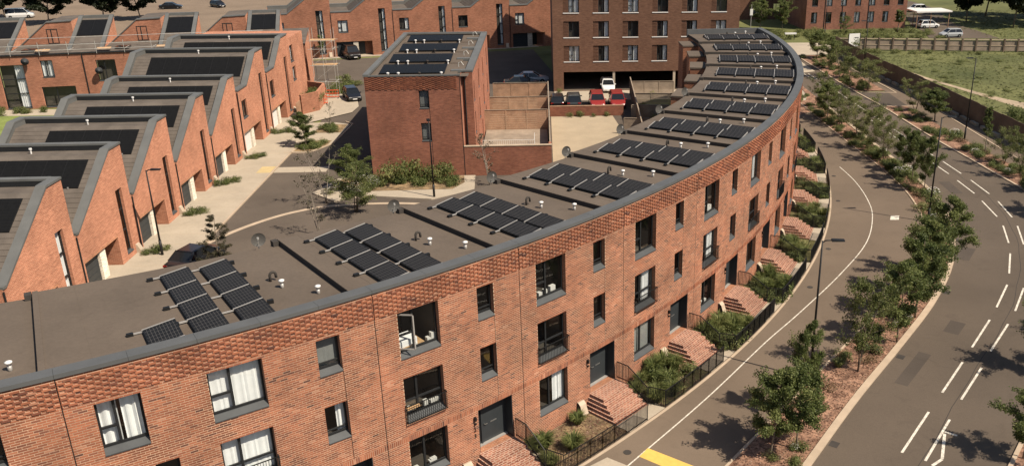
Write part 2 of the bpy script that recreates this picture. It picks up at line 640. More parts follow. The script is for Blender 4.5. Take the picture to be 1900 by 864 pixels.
road_l = [(-9, 5), (-2, 14.5), (5, 24.3), (11.76, 33.41), (15.82, 38.76), (20.08, 44.0), (24.57, 49.76), (28.43, 55.82), (31.4, 62.5), (33.27, 69.45), (33.81, 75.21), (34.02, 80.29), (34.01, 84.27), (33.96, 90.99), (33.9, 98.3), (33.8, 110), (33.7, 122), (33.6, 134)]
road_r = [(0, 6), (8, 16), (14, 24.3), (19.5, 31.2), (23.6, 36.2), (27.5, 41.1), (31.6, 46.1), (34.3, 50), (38.3, 57.6), (40.5, 64), (41.6, 70.5), (41.4, 77), (41.2, 82.4), (40.65, 90.5), (40.2, 102.5), (39.5, 110), (39.25, 117), (39.1, 132), (39.0, 137)]
NL = 90
RL = smooth_line(road_l, NL)
RRd = smooth_line(road_r, NL)
mb = MB()
strip(mb, RL, RRd, 0.02)
road = struct('road', mb, M['asphalt'])

path_r = [(-13, 8), (-6, 16.5), (1, 25.3), (7.5, 33.2), (13.86, 40.83), (21.2, 49.73), (25.6, 56), (28.68, 61.72), (30.05, 65.41), (31.09, 70.56), (31.48, 75.09), (31.59, 79.22), (31.43, 84.11), (31.17, 91.1), (31.0, 100.0), (30.9, 106)]
PR = smooth_line(path_r, NL)
PL = [tuple(arc(s, 2.95)[:2]) for s in np.linspace(-26, 80, NL)]
mb = MB()
strip(mb, PL, smooth_line(path_r[:-1] + [(31.2, 112)], NL), 0.02)
footpath = struct('footpath', mb, M['asphalt_path'])

RLb = smooth_line([(-9, 5), (-2, 14.5)] + road_l[2:15] + [(33.85, 106)], NL)
mb = MB()
strip(mb, PR, RLb, 0.05)
struct('planting_bed', mb, M['mulch'])
kerb('kerb', offset_line(PR, -0.06), 0.13, 0.075)
kerb('kerb', offset_line(RLb, -0.36), 0.36, 0.11)

# far side of the road: planted verge, pavement, then the hoarding
vr_out = [(x + 3.1, y) for x, y in road_r]
V0 = smooth_line([p for p in road_r if p[1] < 104], 60)
V1 = smooth_line([(x + (3.1 if y > 60 else 4.5), y - (0 if y > 60 else 3.0)) for x, y in road_r if y < 104], 60)
mb = MB()
strip(mb, V0, V1, 0.05)
struct('planting_bed', mb, M['mulch'])
mb = MB()
strip(mb, [(39.6, 110.5), (39.3, 117), (39.1, 137)], [(43.6, 110.5), (43.6, 117), (43.4, 137)], 0.05)
struct('planting_bed', mb, M['mulch'])
kerb('kerb', smooth_line(road_r, 110), 0.2, 0.11)
mb = MB()
strip(mb, V1 + [(43.3, 104), (43.6, 110), (43.6, 137)], [(x + 5.5, y) for x, y in V1] + [(48, 104), (47.5, 110), (47, 137)], 0.02)
struct('pavement', mb, M['asphalt_path'])
mb = MB()
strip(mb, [(39.9, 102.6), (39.5, 110)], [(43.5, 102.6), (43.7, 110)], 0.024)
struct('parking_bay', mb, M['asphalt_st'])
for a, b in [((40.4, 102.7), (44.6, 102.3)), ((40.2, 110.0), (44.7, 109.4)), ((44.6, 109.3), (44.1, 128.5)), ((46.0, 72), (46.3, 101))]:
    ln = smooth_line([a, b], 8)
    kerb('kerb', ln, 0.16, 0.06)

# markings: every dash a piece of the road
DASH = [((16.18, 33.97), (18.86, 37.27)), ((20.32, 39.02), (22.81, 42.06)), ((24.12, 43.7), (26.8, 47.03)), ((17.02, 33.27), (19.62, 36.52)), ((21.01, 38.28), (23.59, 41.39)), ((24.98, 43.18), (27.65, 46.4)),
        ((28.07, 48.71), (30.42, 51.98)), ((31.47, 53.78), (33.33, 57.28)), ((34.23, 59.28), (35.59, 62.85)), ((36.11, 64.88), (36.7, 68.76)), ((36.97, 70.75), (37.12, 74.5)), ((37.19, 76.45), (37.18, 80.3)),
        ((28.98, 48.11), (31.25, 51.38)), ((32.45, 53.3), (34.3, 56.8)), ((35.2, 58.9), (36.68, 62.69)), ((37.25, 64.67), (38.02, 68.56)), ((38.21, 70.55), (38.38, 74.46)), ((38.39, 76.48), (38.37, 80.49)),
        ((12.3, 29.2), (14.9, 32.4)), ((13.1, 28.5), (15.7, 31.7))]
for y in np.arange(82.4, 133, 6.0):
    DASH += [((37.1 - (y - 82) * 0.02, y), (37.05 - (y - 82) * 0.02, y + 3.9)), ((38.3 - (y - 82) * 0.035, y), (38.2 - (y - 82) * 0.035, y + 3.9))]


def stripe(a, b, w, parent, mat='paint', name='lane_marking', off=0.027):
    d = Vector((b[0] - a[0], b[1] - a[1]))
    L_ = d.length
    d.normalize()
    n_ = Vector((d.y, -d.x)) * w / 2
    mb = MB()
    k = max(1, int(L_ / 1.5))
    for i in range(k):
        p, q = Vector(a) + d * L_ * i / k, Vector(a) + d * L_ * (i + 1) / k
        mb.face([(v.x, v.y, zg(v.x, v.y) + off) for v in (p + n_, q + n_, q - n_, p - n_)])
    return mb.build(name, M[mat], parent)


for a, b in DASH:
    stripe(a, b, 0.12, road)
for a, b in [((18.91, 35.49), (19.38, 35.13)), ((18.84, 35.33), (17.86, 33.35)), ((17.84, 33.32), (17.18, 32.88))]:
    stripe(a, b, 0.14, road, name='arrow_marking', off=0.031)
wl_pts = smooth_line([(-3, 26.5), (3.27, 33.9), (7.9, 39.4), (12.35, 45.14), (15.43, 48.87), (19.82, 54.5), (23.64, 60.15), (26.08, 65.71), (27.13, 69.9), (27.73, 74.85), (27.75, 79.81), (27.59, 84.1)], 90)
mb = MB()
strip(mb, offset_line(wl_pts, -0.036), offset_line(wl_pts, 0.036), 0.026)
mb.build('edge_line', M['paint'], footpath)
mb = MB()
q = [(27.62, 65.75), (28.3, 65.70), (27.9, 64.75), (27.2, 64.80)]
mb.face([(x, y, zg(x, y) + 0.027) for x, y in q])
mb.build('inspection_cover', M['paint'], footpath)
mb = MB()
q = [(4.34, 35.21), (3.86, 34.57), (6.2, 32.6), (8.2, 31.6), (8.0, 32.5), (6.25, 33.68)]
mb.face([(x, y, zg(x, y) + 0.027) for x, y in q])
mb.build('yellow_crossing_band', M['yellow'], footpath)
mb = MB()
q = [(2.37, 34.61), (3.27, 33.9), (1.6, 31.9), (-0.3, 32.7)]
mb.face([(x, y, zg(x, y) + 0.028) for x, y in q])
mb.build('paving_patch', M['paving'], footpath)
for u, v in [(1164, 839), (1503, 533), (1537, 462), (1555, 373), (1547, 327), (1425, 725)]:
    p = at(u, v)
    mb = MB()
    mb.lathe([(0.0, 0), (0.2, 0.0), (0.2, 0.012), (0.0, 0.012)], (0, 0, 0.02), 10)
    mb.build('drain_cover', M['felt_dark'], footpath, (p.x, p.y, p.z))

for (x, y, w, l, az) in [(30.0, 57.5, 1.1, 2.6, 0.95), (24.2, 46.2, 0.9, 1.8, 0.9), (35.6, 72.5, 1.0, 3.4, 1.5), (19.8, 41.6, 0.7, 4.2, 0.88), (36.0, 86.0, 1.2, 5.0, 1.57)]:
    mb = MB()
    c_, s_ = math.cos(az), math.sin(az)
    mb.face([(x + a * c_ - b * s_, y + a * s_ + b * c_, zg(x, y) + 0.0235) for a, b in ((-l / 2, -w / 2), (l / 2, -w / 2), (l / 2, w / 2), (-l / 2, w / 2))])
    mb.build('repair_patch', M['asphalt_st'], road)
for d_ in (0.5,):
    mb = MB()
    ml = [tuple(Vector(a).lerp(Vector(b), 0.545)) for a, b in zip(RL, RRd)]
    ml = [(x + 0.06 * math.sin(i * 1.7), y) for i, (x, y) in enumerate(ml)]
    strip(mb, offset_line(ml, -0.018), offset_line(ml, 0.018), 0.0245)
    mb.build('paving_seam', M['felt_dark'], road)

for k in (20, 29, 37, 45, 53, 62, 70):
    for L2_, sg in ((RLb, 0.3), (RRd, -0.3)):
        p, q = Vector(L2_[k]), Vector(L2_[k + 1])
        d = (q - p).normalized()
        n_ = Vector((d.y, -d.x)) * sg
        c_ = p + n_
        mb = MB()
        mb.face([(v.x, v.y, zg(v.x, v.y) + 0.026) for v in (c_ - d * 0.25 - n_ * 0.7, c_ + d * 0.25 - n_ * 0.7, c_ + d * 0.25 + n_ * 0.7, c_ - d * 0.25 + n_ * 0.7)])
        mb.build('drain_grating', M['felt_dark'], road)

# light paving at the far end of the crescent
sheet('forecourt', [(26, 101), (31, 101), (33.6, 112), (34, 122), (38.4, 124), (38.6, 137), (47, 138), (52, 149), (27, 150), (24, 103)], 0.03, 'paving')
mb = MB()
strip(mb, smooth_line([(27.5, 100.2), (31, 104), (33.2, 112), (33.4, 133)], 20), smooth_line([(29.5, 99.5), (33.3, 103), (33.75, 112), (33.7, 133)], 20), 0.045)
struct('planting_bed', mb, M['mulch'])

# rough field behind the hoarding
mb = MB()
fl = [(51.5, 20), (50.2, 60), (49.2, 84), (48.2, 101), (47.2, 118), (47.0, 137.5)]
fr = [(160, 20), (160, 60), (150, 84), (140, 101), (120, 118), (110, 133)]
strip(mb, smooth_line(fl, 40), smooth_line(fr, 40), 0.02)
struct('field', mb, M['grass'])
mb = MB()
strip(mb, smooth_line([(50.0, 131), (50.6, 124), (52.2, 116), (54.4, 108), (56.5, 101), (58, 95)], 30), smooth_line([(50.5, 131.5), (51.6, 124), (53.0, 116.4), (55.4, 108.6), (59.5, 102), (68, 97)], 30), 0.035)
struct('dirt_track', mb, M['dirt'])
dp = [(57, 97), (60, 102.6), (66, 103.5), (74, 101), (80, 92), (70, 82), (60, 84)]
sheet('bare_earth', dp, 0.04, 'dirt')

# drive and grass bank beyond the timber fence
drv = [at(1724, 71), at(1855, 72), at(1812, 57), at(1770, 44), at(1752, 34), at(1745, 22), at(1722, 12), at(1690, 3), at(1672, 3), at(1676, 18), at(1688, 45), at(1712, 58)]
sheet('drive', [(p.x, p.y) for p in drv], 0.03, 'asphalt')
lane = [(49.5, 143), (49.5, 146.5), (72, 143.5), (110, 139.5), (110, 136.5), (72, 140.5)]
sheet('pavement', lane, 0.03, 'paving')

# estate streets behind the crescent
mb = MB()
mb.face([(x, y, 0.0) for x, y in [(-25.3, 30), (-12, 38), (6, 62), (10.5, 75), (12, 118), (1, 126), (-2, 146), (-44, 136), (-30, 118), (-25.3, 112)]])
struct('estate_street', mb, M['asphalt_st'])
mb = MB()
mb.box(-31, -25.3, 30, 88, -0.2, 0.09)
mb.box(-31, -26.6, 88.004, 114, -0.2, 0.09)
mb.face([(-26.6, 98, 0.092), (-22.6, 103, 0.092), (-22.4, 106, 0.092), (-24.2, 114, 0.092), (-26.6, 114, 0.092)])
mb.face([(-25.3, 86.2, 0.086), (-25.3, 88, 0.086), (-26.6, 88, 0.086), (-26.6, 86.2, 0.086)])
pavement = struct('pavement', mb, M['paving'])
for i, y in enumerate(np.arange(46, 113, 2.0)):
    mb = MB()
    mb.face([(-29.2, y, 0.093), (-25.32 if y < 88 else -26.62, y, 0.093), (-25.32 if y < 88 else -26.62, y + 0.03, 0.093), (-29.2, y + 0.03, 0.093)])
    mb.build('paving_joint', M['yard'], pavement)
kerb('kerb', [(-25.28, 30), (-25.28, 60), (-25.28, 88)], 0.14, 0.10)
kerb('kerb', [(-25.9, 86.3), (-23.6, 86.1), (-21.9, 89.5), (-21.5, 97.5), (-22.5, 98.6)], 0.14, 0.10)
mb = MB()
mb.face([(x, y, 0.05) for x, y in [(-26.5, 86.4), (-23.65, 86.25), (-22, 89.5), (-21.7, 97.3), (-23.5, 98.4), (-26.5, 98.4)]])
struct('planting_bed', mb, M['paving'])
for q in ([(-25.1, 86.6), (-23.7, 86.4), (-22.3, 88.8), (-22.2, 90.6), (-24.9, 90.6)], [(-24.9, 93.8), (-22.0, 93.8), (-22.0, 97.3), (-24.6, 97.6)]):
    sheet('planting_bed', q, 0.058, 'soil')
mb = MB()
mb.box(-25.1, -20.4, 79.6, 81.3, -0.1, 0.03)
crossing = struct('raised_crossing', mb, M['paving'])
mb = MB()
mb.face([(-26.6, 79.4, 0.096), (-25.32, 79.4, 0.096), (-25.32, 81.4, 0.096), (-26.6, 81.4, 0.096)])
mb.build('tactile_paving', M['tactile'], crossing)
sett = smooth_line([(-26, 56.5), (-25.5, 60.8), (-24.02, 64.3), (-22.02, 67.2), (-19.96, 69.0), (-17.58, 70.0), (-12, 70.2), (-6, 68.5)], 50)
mb = MB()
strip(mb, offset_line(sett, -0.22), offset_line(sett, 0.22), 0.008)
struct('sett_channel', mb, M['kerb'])
mb = MB()
pts = [(-20.1, 73.2), (-17.8, 70.95), (-15.4, 72.2), (-9.8, 70.9), (-6.4, 72.9), (-6.6, 77.3), (-16.2, 77.3), (-18.6, 77.6)]
mb.face([(x, y, 0.1) for x, y in pts])
for i in range(len(pts)):
    a, b = pts[i], pts[(i + 1) % len(pts)]
    mb.face([(a[0], a[1], -0.1), (b[0], b[1], -0.1), (b[0], b[1], 0.1), (a[0], a[1], 0.1)])
struct('pavement', mb, M['paving'])
sheet('planting_bed', [(-19.3, 74.2), (-16.0, 73.3), (-8.3, 73.4), (-7.4, 75.2), (-7.6, 77.2), (-16.2, 77.2), (-18.3, 77)], 0.112, 'soil')
sheet('yard', [(0.45, 60), (9.5, 74), (7.5, 99.4), (0.45, 99.4)], 0.02, 'yard')
mb = MB()
mb.box(1.0, 24, 107.6, 113, -0.1, 0.05)
struct('pavement', mb, M['paving'])
sheet('lawn', [(-68, 95), (-40.5, 95), (-40.5, 108), (-68, 104)], 0.03, 'lawn')
mb = MB()
mb.box(-68, -42, 104.2, 107.2, -0.1, 0.06)
struct('patio', mb, M['paving'])
sheet('street', [(-140, 139), (-60, 139), (-44, 146), (-36, 156), (20, 172), (20, 330), (-140, 330)], 0.02, 'asphalt_path')
sheet('pavement', [(-42, 137), (-1, 148.5), (-2, 151.5), (-43, 140.5)], 0.03, 'paving')

# ------------------------------------------------------------------ walls with openings
def wall_faces(mb, mp, ub, ztop, zbot, ops, rev=0.3, m=0, mr=0, back=True):
    """mp(u, depth, z) -> point; ops: (u0, u1, z0, z1[, depth]); ztop(u) outline of the top"""
    us = sorted(set([round(u, 4) for u in ub] + [round(x, 4) for o in ops for x in o[:2]]))
    for a, b in zip(us[:-1], us[1:]):
        mid = (a + b) / 2
        bl = sorted([(o[2], o[3]) for o in ops if o[0] - 1e-4 <= mid <= o[1] + 1e-4])
        z = zbot
        for z0, z1 in bl:
            if z0 > z + 1e-4:
                mb.face([mp(a, 0, z), mp(b, 0, z), mp(b, 0, z0), mp(a, 0, z0)], m)
            z = max(z, z1)
        mb.face([mp(a, 0, z), mp(b, 0, z), mp(b, 0, ztop(b - 1e-5)), mp(a, 0, ztop(a + 1e-5))], m)
    for o in ops:
        u0, u1, z0, z1 = o[:4]
        r = o[4] if len(o) > 4 else rev
        mb.face([mp(u0, 0, z0), mp(u0, r, z0), mp(u0, r, z1), mp(u0, 0, z1)], mr)
        mb.face([mp(u1, 0, z0), mp(u1, 0, z1), mp(u1, r, z1), mp(u1, r, z0)], mr)
        mb.face([mp(u0, 0, z1), mp(u0, r, z1), mp(u1, r, z1), mp(u1, 0, z1)], mr)
        mb.face([mp(u0, 0, z0), mp(u1, 0, z0), mp(u1, r, z0), mp(u0, r, z0)], mr)


def bar(mb, mp, u0, u1, d0, d1, z0, z1, m=0):
    """box in wall coordinates; d0 < d1 measured inwards"""
    p = [mp(u0, d0, z0), mp(u1, d0, z0), mp(u1, d1, z0), mp(u0, d1, z0), mp(u0, d0, z1), mp(u1, d0, z1), mp(u1, d1, z1), mp(u0, d1, z1)]
    mb.hexa(p, m)


def window(parent, mp, u0, u1, z0, z1, dep=0.22, style='large', sill=0.2, dress=None, rnd=None, rail=False, mframe='frame', fw=0.075):
    """frame mesh with pane, sill and whatever hangs behind it as its pieces"""
    rnd = rnd or RNG
    f = MB()
    zb = z0 + sill
    d0, d1 = dep, dep + 0.07
    bar(f, mp, u0, u0 + fw, d0, d1, zb, z1)
    bar(f, mp, u1 - fw, u1, d0, d1, zb, z1)
    bar(f, mp, u0 + fw, u1 - fw, d0, d1, z1 - fw, z1)
    bar(f, mp, u0 + fw, u1 - fw, d0, d1, zb, zb + fw)
    if style == 'large':
        um = u0 + (u1 - u0) * 0.40
        zm = zb + (z1 - zb) * 0.40
        bar(f, mp, um - 0.045, um + 0.045, d0 - 0.012, d1, zb + fw, z1 - fw)
        bar(f, mp, u0 + fw, um - 0.045, d0 - 0.006, d1, zm - 0.04, zm + 0.04)
    elif style == 'french':
        um = u0 + (u1 - u0) * 0.36
        zm = zb + (z1 - zb) * 0.36
        bar(f, mp, um - 0.045, um + 0.045, d0 - 0.012, d1, zb + fw, z1 - fw)
        bar(f, mp, u0 + fw, um - 0.045, d0 - 0.006, d1, zm - 0.035, zm + 0.035)
        bar(f, mp, um + 0.045, u1 - fw, d0 - 0.006, d1, zm - 0.035, zm + 0.035)
    elif style == 'pair':
        um = u0 + (u1 - u0) * 0.42
        bar(f, mp, um - 0.045, um + 0.045, d0 - 0.012, d1, zb + fw, z1 - fw)
    elif style == 'small':
        bar(f, mp, u0 + fw, u1 - fw, d0 - 0.006, d1, zb + 0.20, zb + 0.24)
    elif style == 'tall':
        n = max(2, int(round((z1 - zb) / 1.6)))
        for k in range(1, n):
            z = zb + (z1 - zb) * k / n
            bar(f, mp, u0 + fw, u1 - fw, d0 - 0.006, d1, z - 0.05, z + 0.05)
    w = f.build('window', M[mframe], parent, uv=False)
    g = MB()
    g.face([mp(u0 + fw * 0.5, dep + 0.035, zb), mp(u1 - fw * 0.5, dep + 0.035, zb), mp(u1 - fw * 0.5, dep + 0.035, z1), mp(u0 + fw * 0.5, dep + 0.035, z1)])
    g.build('pane', M['glass'], w, uv=False)
    if sill > 0:
        s = MB()
        a, b = u0 + 0.003, u1 - 0.003
        s.hexa([mp(a, -0.03, z0 - 0.02), mp(b, -0.03, z0 - 0.02), mp(b, dep + 0.06, z0 + 0.002), mp(a, dep + 0.06, z0 + 0.002),
                mp(a, -0.03, z0 + 0.02), mp(b, -0.03, z0 + 0.02), mp(b, dep + 0.06, zb - 0.002), mp(a, dep + 0.06, zb - 0.002)])
        s.build('sill', M['sill'], w, uv=False)
    if dress in ('curtains', 'blind', 'greyblind', 'half', 'net'):
        dd = dep + 0.16
        spans = {'curtains': [(u0 + 0.03, u0 + (u1 - u0) * 0.46), (u0 + (u1 - u0) * 0.54, u1 - 0.03)], 'net': [(u0 + 0.03, u1 - 0.03)], 'blind': [(u0 + 0.03, u1 - 0.03)], 'greyblind': [(u0 + 0.03, u1 - 0.03)], 'half': [(u0 + (u1 - u0) * 0.6, u1 - 0.03)]}[dress]
        amp = 0.004 if 'blind' in dress else 0.014 if dress == 'net' else 0.045
        for a, b in spans:
            c = MB()
            n = max(4, int((b - a) / 0.045))
            ph = rnd.random() * 6
            row = [(a + (b - a) * k / n, dd + amp * math.sin(ph + k * 1.35 + math.sin(k * 0.7))) for k in range(n + 1)]
            for k in range(n):
                c.face([mp(row[k][0], row[k][1], zb), mp(row[k + 1][0], row[k + 1][1], zb), mp(row[k + 1][0], row[k + 1][1], z1), mp(row[k][0], row[k][1], z1)])
            c.build('blind' if 'blind' in dress else 'curtain', M['curtain_grey' if dress == 'greyblind' else 'curtain'], w, uv=False, smooth=True)
    elif dress == 'things':
        c = MB()
        for k in range(4):
            u = u0 + 0.2 + rnd.random() * (u1 - u0 - 0.4)
            h = 0.1 + rnd.random() * 0.25
            bar(c, mp, u, u + 0.12 + rnd.random() * 0.2, dep + 0.12, dep + 0.3, zb, zb + h)
        c.build('windowsill_clutter', M['white'], w, uv=False)
    if rail:
        b = MB()
        zt = z0 + 0.82
        b0, b1 = u0 - 0.02, u1 + 0.02
        bar(b, mp, b0, b1, -0.17, -0.14, zt, zt + 0.035)
        bar(b, mp, b0, b1, -0.17, -0.14, z0 + 0.02, z0 + 0.05)
        for uu in (b0, b1 - 0.03):
            bar(b, mp, uu, uu + 0.03, -0.14, 0.03, zt, zt + 0.035)
            bar(b, mp, uu, uu + 0.03, -0.14, 0.03, z0 + 0.02, z0 + 0.05)
        n = int((b1 - b0) / 0.1)
        for k in range(n + 1):
            u = b0 + 0.008 + (b1 - b0 - 0.03) * k / n
            bar(b, mp, u, u + 0.016, -0.162, -0.146, z0 + 0.05, zt)
        for k in range(1, 3):
            for uu in (b0 + 0.006, b1 - 0.024):
                bar(b, mp, uu, uu + 0.016, -0.14 + 0.05 * k, -0.124 + 0.05 * k, z0 + 0.05, zt)
        b.build('balcony_rail', M['black'], w, uv=False)
    return w


# ------------------------------------------------------------------ the crescent
Z0C, CH, BL = -0.55, 0.09, 0.27           # foot of the wall, course height, brick length
ZT = Z0C + CH * 113                        # 9.62 top of the brickwork
RB, RFR = 9.22, 8.4                        # roof level and depth


def snap(z):
    return Z0C + CH * round((z - Z0C) / CH)


def local_map(Wd):
    def mp(u, d, z):
        s = (u - Wd / 2) / RR
        return ((RR - d) * math.sin(s), RR - (RR - d) * math.cos(s), z)
    return mp


def brick_list(Wd, ops, rnd, joints):
    """every brick of a street front: (u0, u1, z0, z1, proud, tone)"""
    out = []
    for c in range(113):
        z0 = Z0C + c * CH
        z1 = z0 + CH - 0.023
        soldier = False
        if abs(z0 - snap(2.47)) < 0.01:
            soldier = True
        elif snap(2.47) + 0.01 < z0 < snap(2.47) + 2.9 * CH:
            continue
        blk = [(o[0], o[1]) for o in ops if o[2] - 0.02 < z0 + CH / 2 < o[3] + 0.02]
        blk += [(u - 0.012, u + 0.012) for u, a, b in joints if a < z0 + CH / 2 < b]
        free = [(0.018, Wd - 0.018)]
        for a, b in blk:
            nf = []
            for x, y in free:
                if b <= x or a >= y:
                    nf.append((x, y))
                else:
                    if a > x:
                        nf.append((x, a))
                    if b < y:
                        nf.append((b, y))
            free = nf
        L, zt = (0.09, z0 + 3 * CH - 0.014) if soldier else (BL, z1)
        tex = z0 > 8.47 and c < 112
        U = 1.5 * BL                       # patterned band: proud stretcher, flush header
        for x, y in free:
            k = math.floor(x / (U if tex else L)) - 1
            while True:
                if tex:
                    o = k * U + (c % 2) * U / 2
                    cells = [(o, o + BL - 0.016, 0.036), (o + BL, o + U - 0.016, 0.0)]
                else:
                    o = k * L + (0 if soldier else (c % 2) * L / 2)
                    cells = [(o, o + L - 0.014, 0.0)]
                if o > y:
                    break
                for a, b, proud in cells:
                    full = a >= x - 1e-6 and b <= y + 1e-6 and abs(b - a - BL) < 0.03
                    a, b = max(a, x), min(b, y)
                    if b - a > 0.03:
                        t = min(1, max(0, rnd.gauss(0.5, 0.19)))
                        out.append((a, b, z0, zt, proud + rnd.uniform(-0.0015, 0.0025), t, full and not soldier))
                k += 1
    return out


def bricks_mesh(mp, lst):
    mb = MB()
    for a, b, z0, z1, pr, t, fl in lst:
        p = [mp(a, -pr, z0), mp(b, -pr, z0), mp(b, 0.02, z0), mp(a, 0.02, z0), mp(a, -pr, z1), mp(b, -pr, z1), mp(b, 0.02, z1), mp(a, 0.02, z1)]
        mb.hexa(p, 0, t, skip=(4,))
    return mb.mesh('brickwork', M['brick_c'], uv=False, attr=True)


def one_brick(t, proud):
    mb = MB()
    w = BL - 0.014
    mb.box(-w / 2, w / 2, -proud, 0.02, 0, CH - 0.023, 0, t)
    return mb.mesh('brick', M['brick_c'], uv=False, attr=True)


BRICKS = {(k, p): one_brick((k + 0.5) / 9, p) for k in range(9) for p in (0.0, 0.036)}


def crescent_house(Wd, cols, label, sc, rnd, near=0, end=False, brick_me=None, dress=None, number=None, rear=False):
    """sc: arc length of the middle of the front; cols: dict of openings"""
    a = A0 + sc / RR
    loc = arc(sc)
    H_ = thing('terraced_house', label, 'house', (loc.x, loc.y, 0), a + math.pi / 2, 'houses of the brick crescent')
    mp = local_map(Wd)
    ops = []
    for k, (u0, u1, z0, z1, st) in cols:
        ops.append((u0, u1, snap(z0), snap(z1), 0.62 if st == 'door' else 0.3))
    joints = [(u1 + 0.0, 2.75, 6.8) for k, (u0, u1, z0, z1, st) in cols if st == 'small' and z0 > 6]
    ub = list(np.linspace(0, Wd, int(Wd / 0.8) + 1))
    w = MB()
    mpm = lambda u, d, z: mp(u, d + 0.004 if d == 0 else d, z)
    wall_faces(w, mpm, ub, lambda u: ZT, Z0C - 0.15, ops, m=0, mr=1)
    us = list(np.linspace(0, Wd, 6))
    for u, v in zip(us[:-1], us[1:]):
        w.face([mp(v, 8.3, -0.2), mp(u, 8.3, -0.2), mp(u, 8.3, 9.0), mp(v, 8.3, 9.0)], 1)
    w.face([mp(0.005, 8.3, -0.6), mp(0.005, 0.02, -0.6), mp(0.005, 0.02, 9.0), mp(0.005, 8.3, 9.0)], 1)
    w.face([mp(Wd - 0.005, 0.02, -0.6), mp(Wd - 0.005, 8.3, -0.6), mp(Wd - 0.005, 8.3, 9.5 if end else 9.0), mp(Wd - 0.005, 0.02, 9.5 if end else 9.0)], 1)
    w.build('wall', [M['mortar'], M['brick_rev']], H_)
    for u, z0, z1 in [(0.0, Z0C, ZT)] + joints:
        j = MB()
        for k in range(1):
            za, zb = z0, z1
            bar(j, mp, u - 0.019, u + 0.019, 0.004, 0.02, za, zb)
        j.build('movement_joint', M['black'], H_, uv=False)
    # bricks
    if brick_me is None:
        lst = brick_list(Wd, [o[:4] for o in ops], rnd, joints)
        if near:
            cz = Vector((0, 0, CAM_H))
            Rz = Matrix.Rotation(a + math.pi / 2, 3, 'Z')

            def dist(b):
                q = Rz @ Vector(mp((b[0] + b[1]) / 2, 0, b[2])) + Vector((loc.x, loc.y, 0))
                return (q - cz).length
            full = [i for i, b in enumerate(lst) if b[6]]
            if near == 2:      # the corner of the front that the picture shows
                full = [i for i in full if lst[i][0] > Wd - 2.0 and lst[i][2] > 6.3]
            full.sort(key=lambda i: dist(lst[i]))
            pick = set(full[:300])
            for i in pick:
                b = lst[i]
                um = (b[0] + b[1]) / 2
                me = BRICKS[(min(8, int(b[5] * 9)), 0.036 if b[4] > 0.02 else 0.0)]
                o = link('brick', me, H_, mp(um, -b[4] if b[4] < 0.02 else 0, b[2]), (um - Wd / 2) / RR)
            lst = [b for i, b in enumerate(lst) if i not in pick]
        brick_me = bricks_mesh(mp, lst)
    o = link('brickwork', brick_me, H_)
    o['kind'] = 'stuff'
    # rooms behind the glass
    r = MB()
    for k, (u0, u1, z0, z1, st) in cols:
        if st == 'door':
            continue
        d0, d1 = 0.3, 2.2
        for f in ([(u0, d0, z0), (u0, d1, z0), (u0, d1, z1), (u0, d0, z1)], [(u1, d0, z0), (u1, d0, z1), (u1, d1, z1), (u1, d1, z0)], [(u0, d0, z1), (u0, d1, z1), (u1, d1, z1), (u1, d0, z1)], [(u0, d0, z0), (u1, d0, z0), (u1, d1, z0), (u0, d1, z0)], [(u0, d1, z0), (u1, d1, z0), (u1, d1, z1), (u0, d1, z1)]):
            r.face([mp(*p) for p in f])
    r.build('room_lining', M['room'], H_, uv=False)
    # windows and door
    for k, (u0, u1, z0, z1, st) in cols:
        z0, z1 = snap(z0), snap(z1)
        dr = (dress or {}).get(k)
        if st == 'door':
            dz = z0
            f = MB()
            D = 0.55
            ul = u0 + (u1 - u0) * 0.27
            for p in ((u0, u0 + 0.06), (ul - 0.04, ul + 0.04), (u1 - 0.06, u1)):
                bar(f, mp, p[0], p[1], D - 0.04, D + 0.05, dz + 0.05, z1)
            bar(f, mp, u0 + 0.06, ul - 0.04, D - 0.04, D + 0.05, z1 - 0.08, z1 - 0.001)
            bar(f, mp, ul + 0.04, u1 - 0.06, D - 0.04, D + 0.05, z1 - 0.08, z1 - 0.001)
            bar(f, mp, ul + 0.04, u1 - 0.06, D - 0.01, D + 0.04, dz + 0.06, z1 - 0.08)
            bar(f, mp, u1 - 0.03, u1 - 0.004, 0.015, D - 0.04, dz + 0.02, z1 - 0.03)
            bar(f, mp, u0 + 0.004, u0 + 0.03, 0.015, D - 0.04, dz + 0.02, z1 - 0.03)
            dr_ = f.build('door', M['door'], H_, uv=False)
            g = MB()
            g.face([mp(u0 + 0.06, D, dz + 0.06), mp(ul - 0.04, D, dz + 0.06), mp(ul - 0.04, D, z1 - 0.08), mp(u0 + 0.06, D, z1 - 0.08)])
            g.build('side_light', M['carglass'], dr_, uv=False)
            h = MB()
            bar(h, mp, ul + 0.13, ul + 0.16, D - 0.07, D - 0.012, dz + 1.0, dz + 1.03)
            bar(h, mp, ul + 0.13, ul + 0.28, D - 0.09, D - 0.07, dz + 1.0, dz + 1.03)
            h.build('handle', M['steel'], dr_, uv=False)
            h = MB()
            bar(h, mp, ul + 0.5, ul + 0.85, D - 0.025, D - 0.012, dz + 0.95, dz + 1.01)
            h.build('letter_plate', M['steel'], dr_, uv=False)
            h = MB()
            bar(h, mp, u0 + 0.035, u1 - 0.035, D - 0.16, D + 0.04, dz - 0.02, dz + 0.05)
            h.build('threshold', M['alu'], dr_, uv=False)
            # entrance lamp by the door
            e = MB()
            bar(e, mp, u0 - 0.26, u0 - 0.16, -0.12, -0.001, 2.1, 2.28)
            bar(e, mp, u0 - 0.25, u0 - 0.17, -0.1, -0.02, 1.9, 1.97)
            e.build('porch_lamp', M['black'], H_, uv=False)
        else:
            big = st in ('large', 'french', 'pair')
            window(H_, mp, u0, u1, z0, z1, style=st, sill=0.2 if big else 0.22, dress=dr, rnd=rnd, rail=(st == 'french'))
    # coping, three lengths
    n = 3 if Wd < 8 else 5
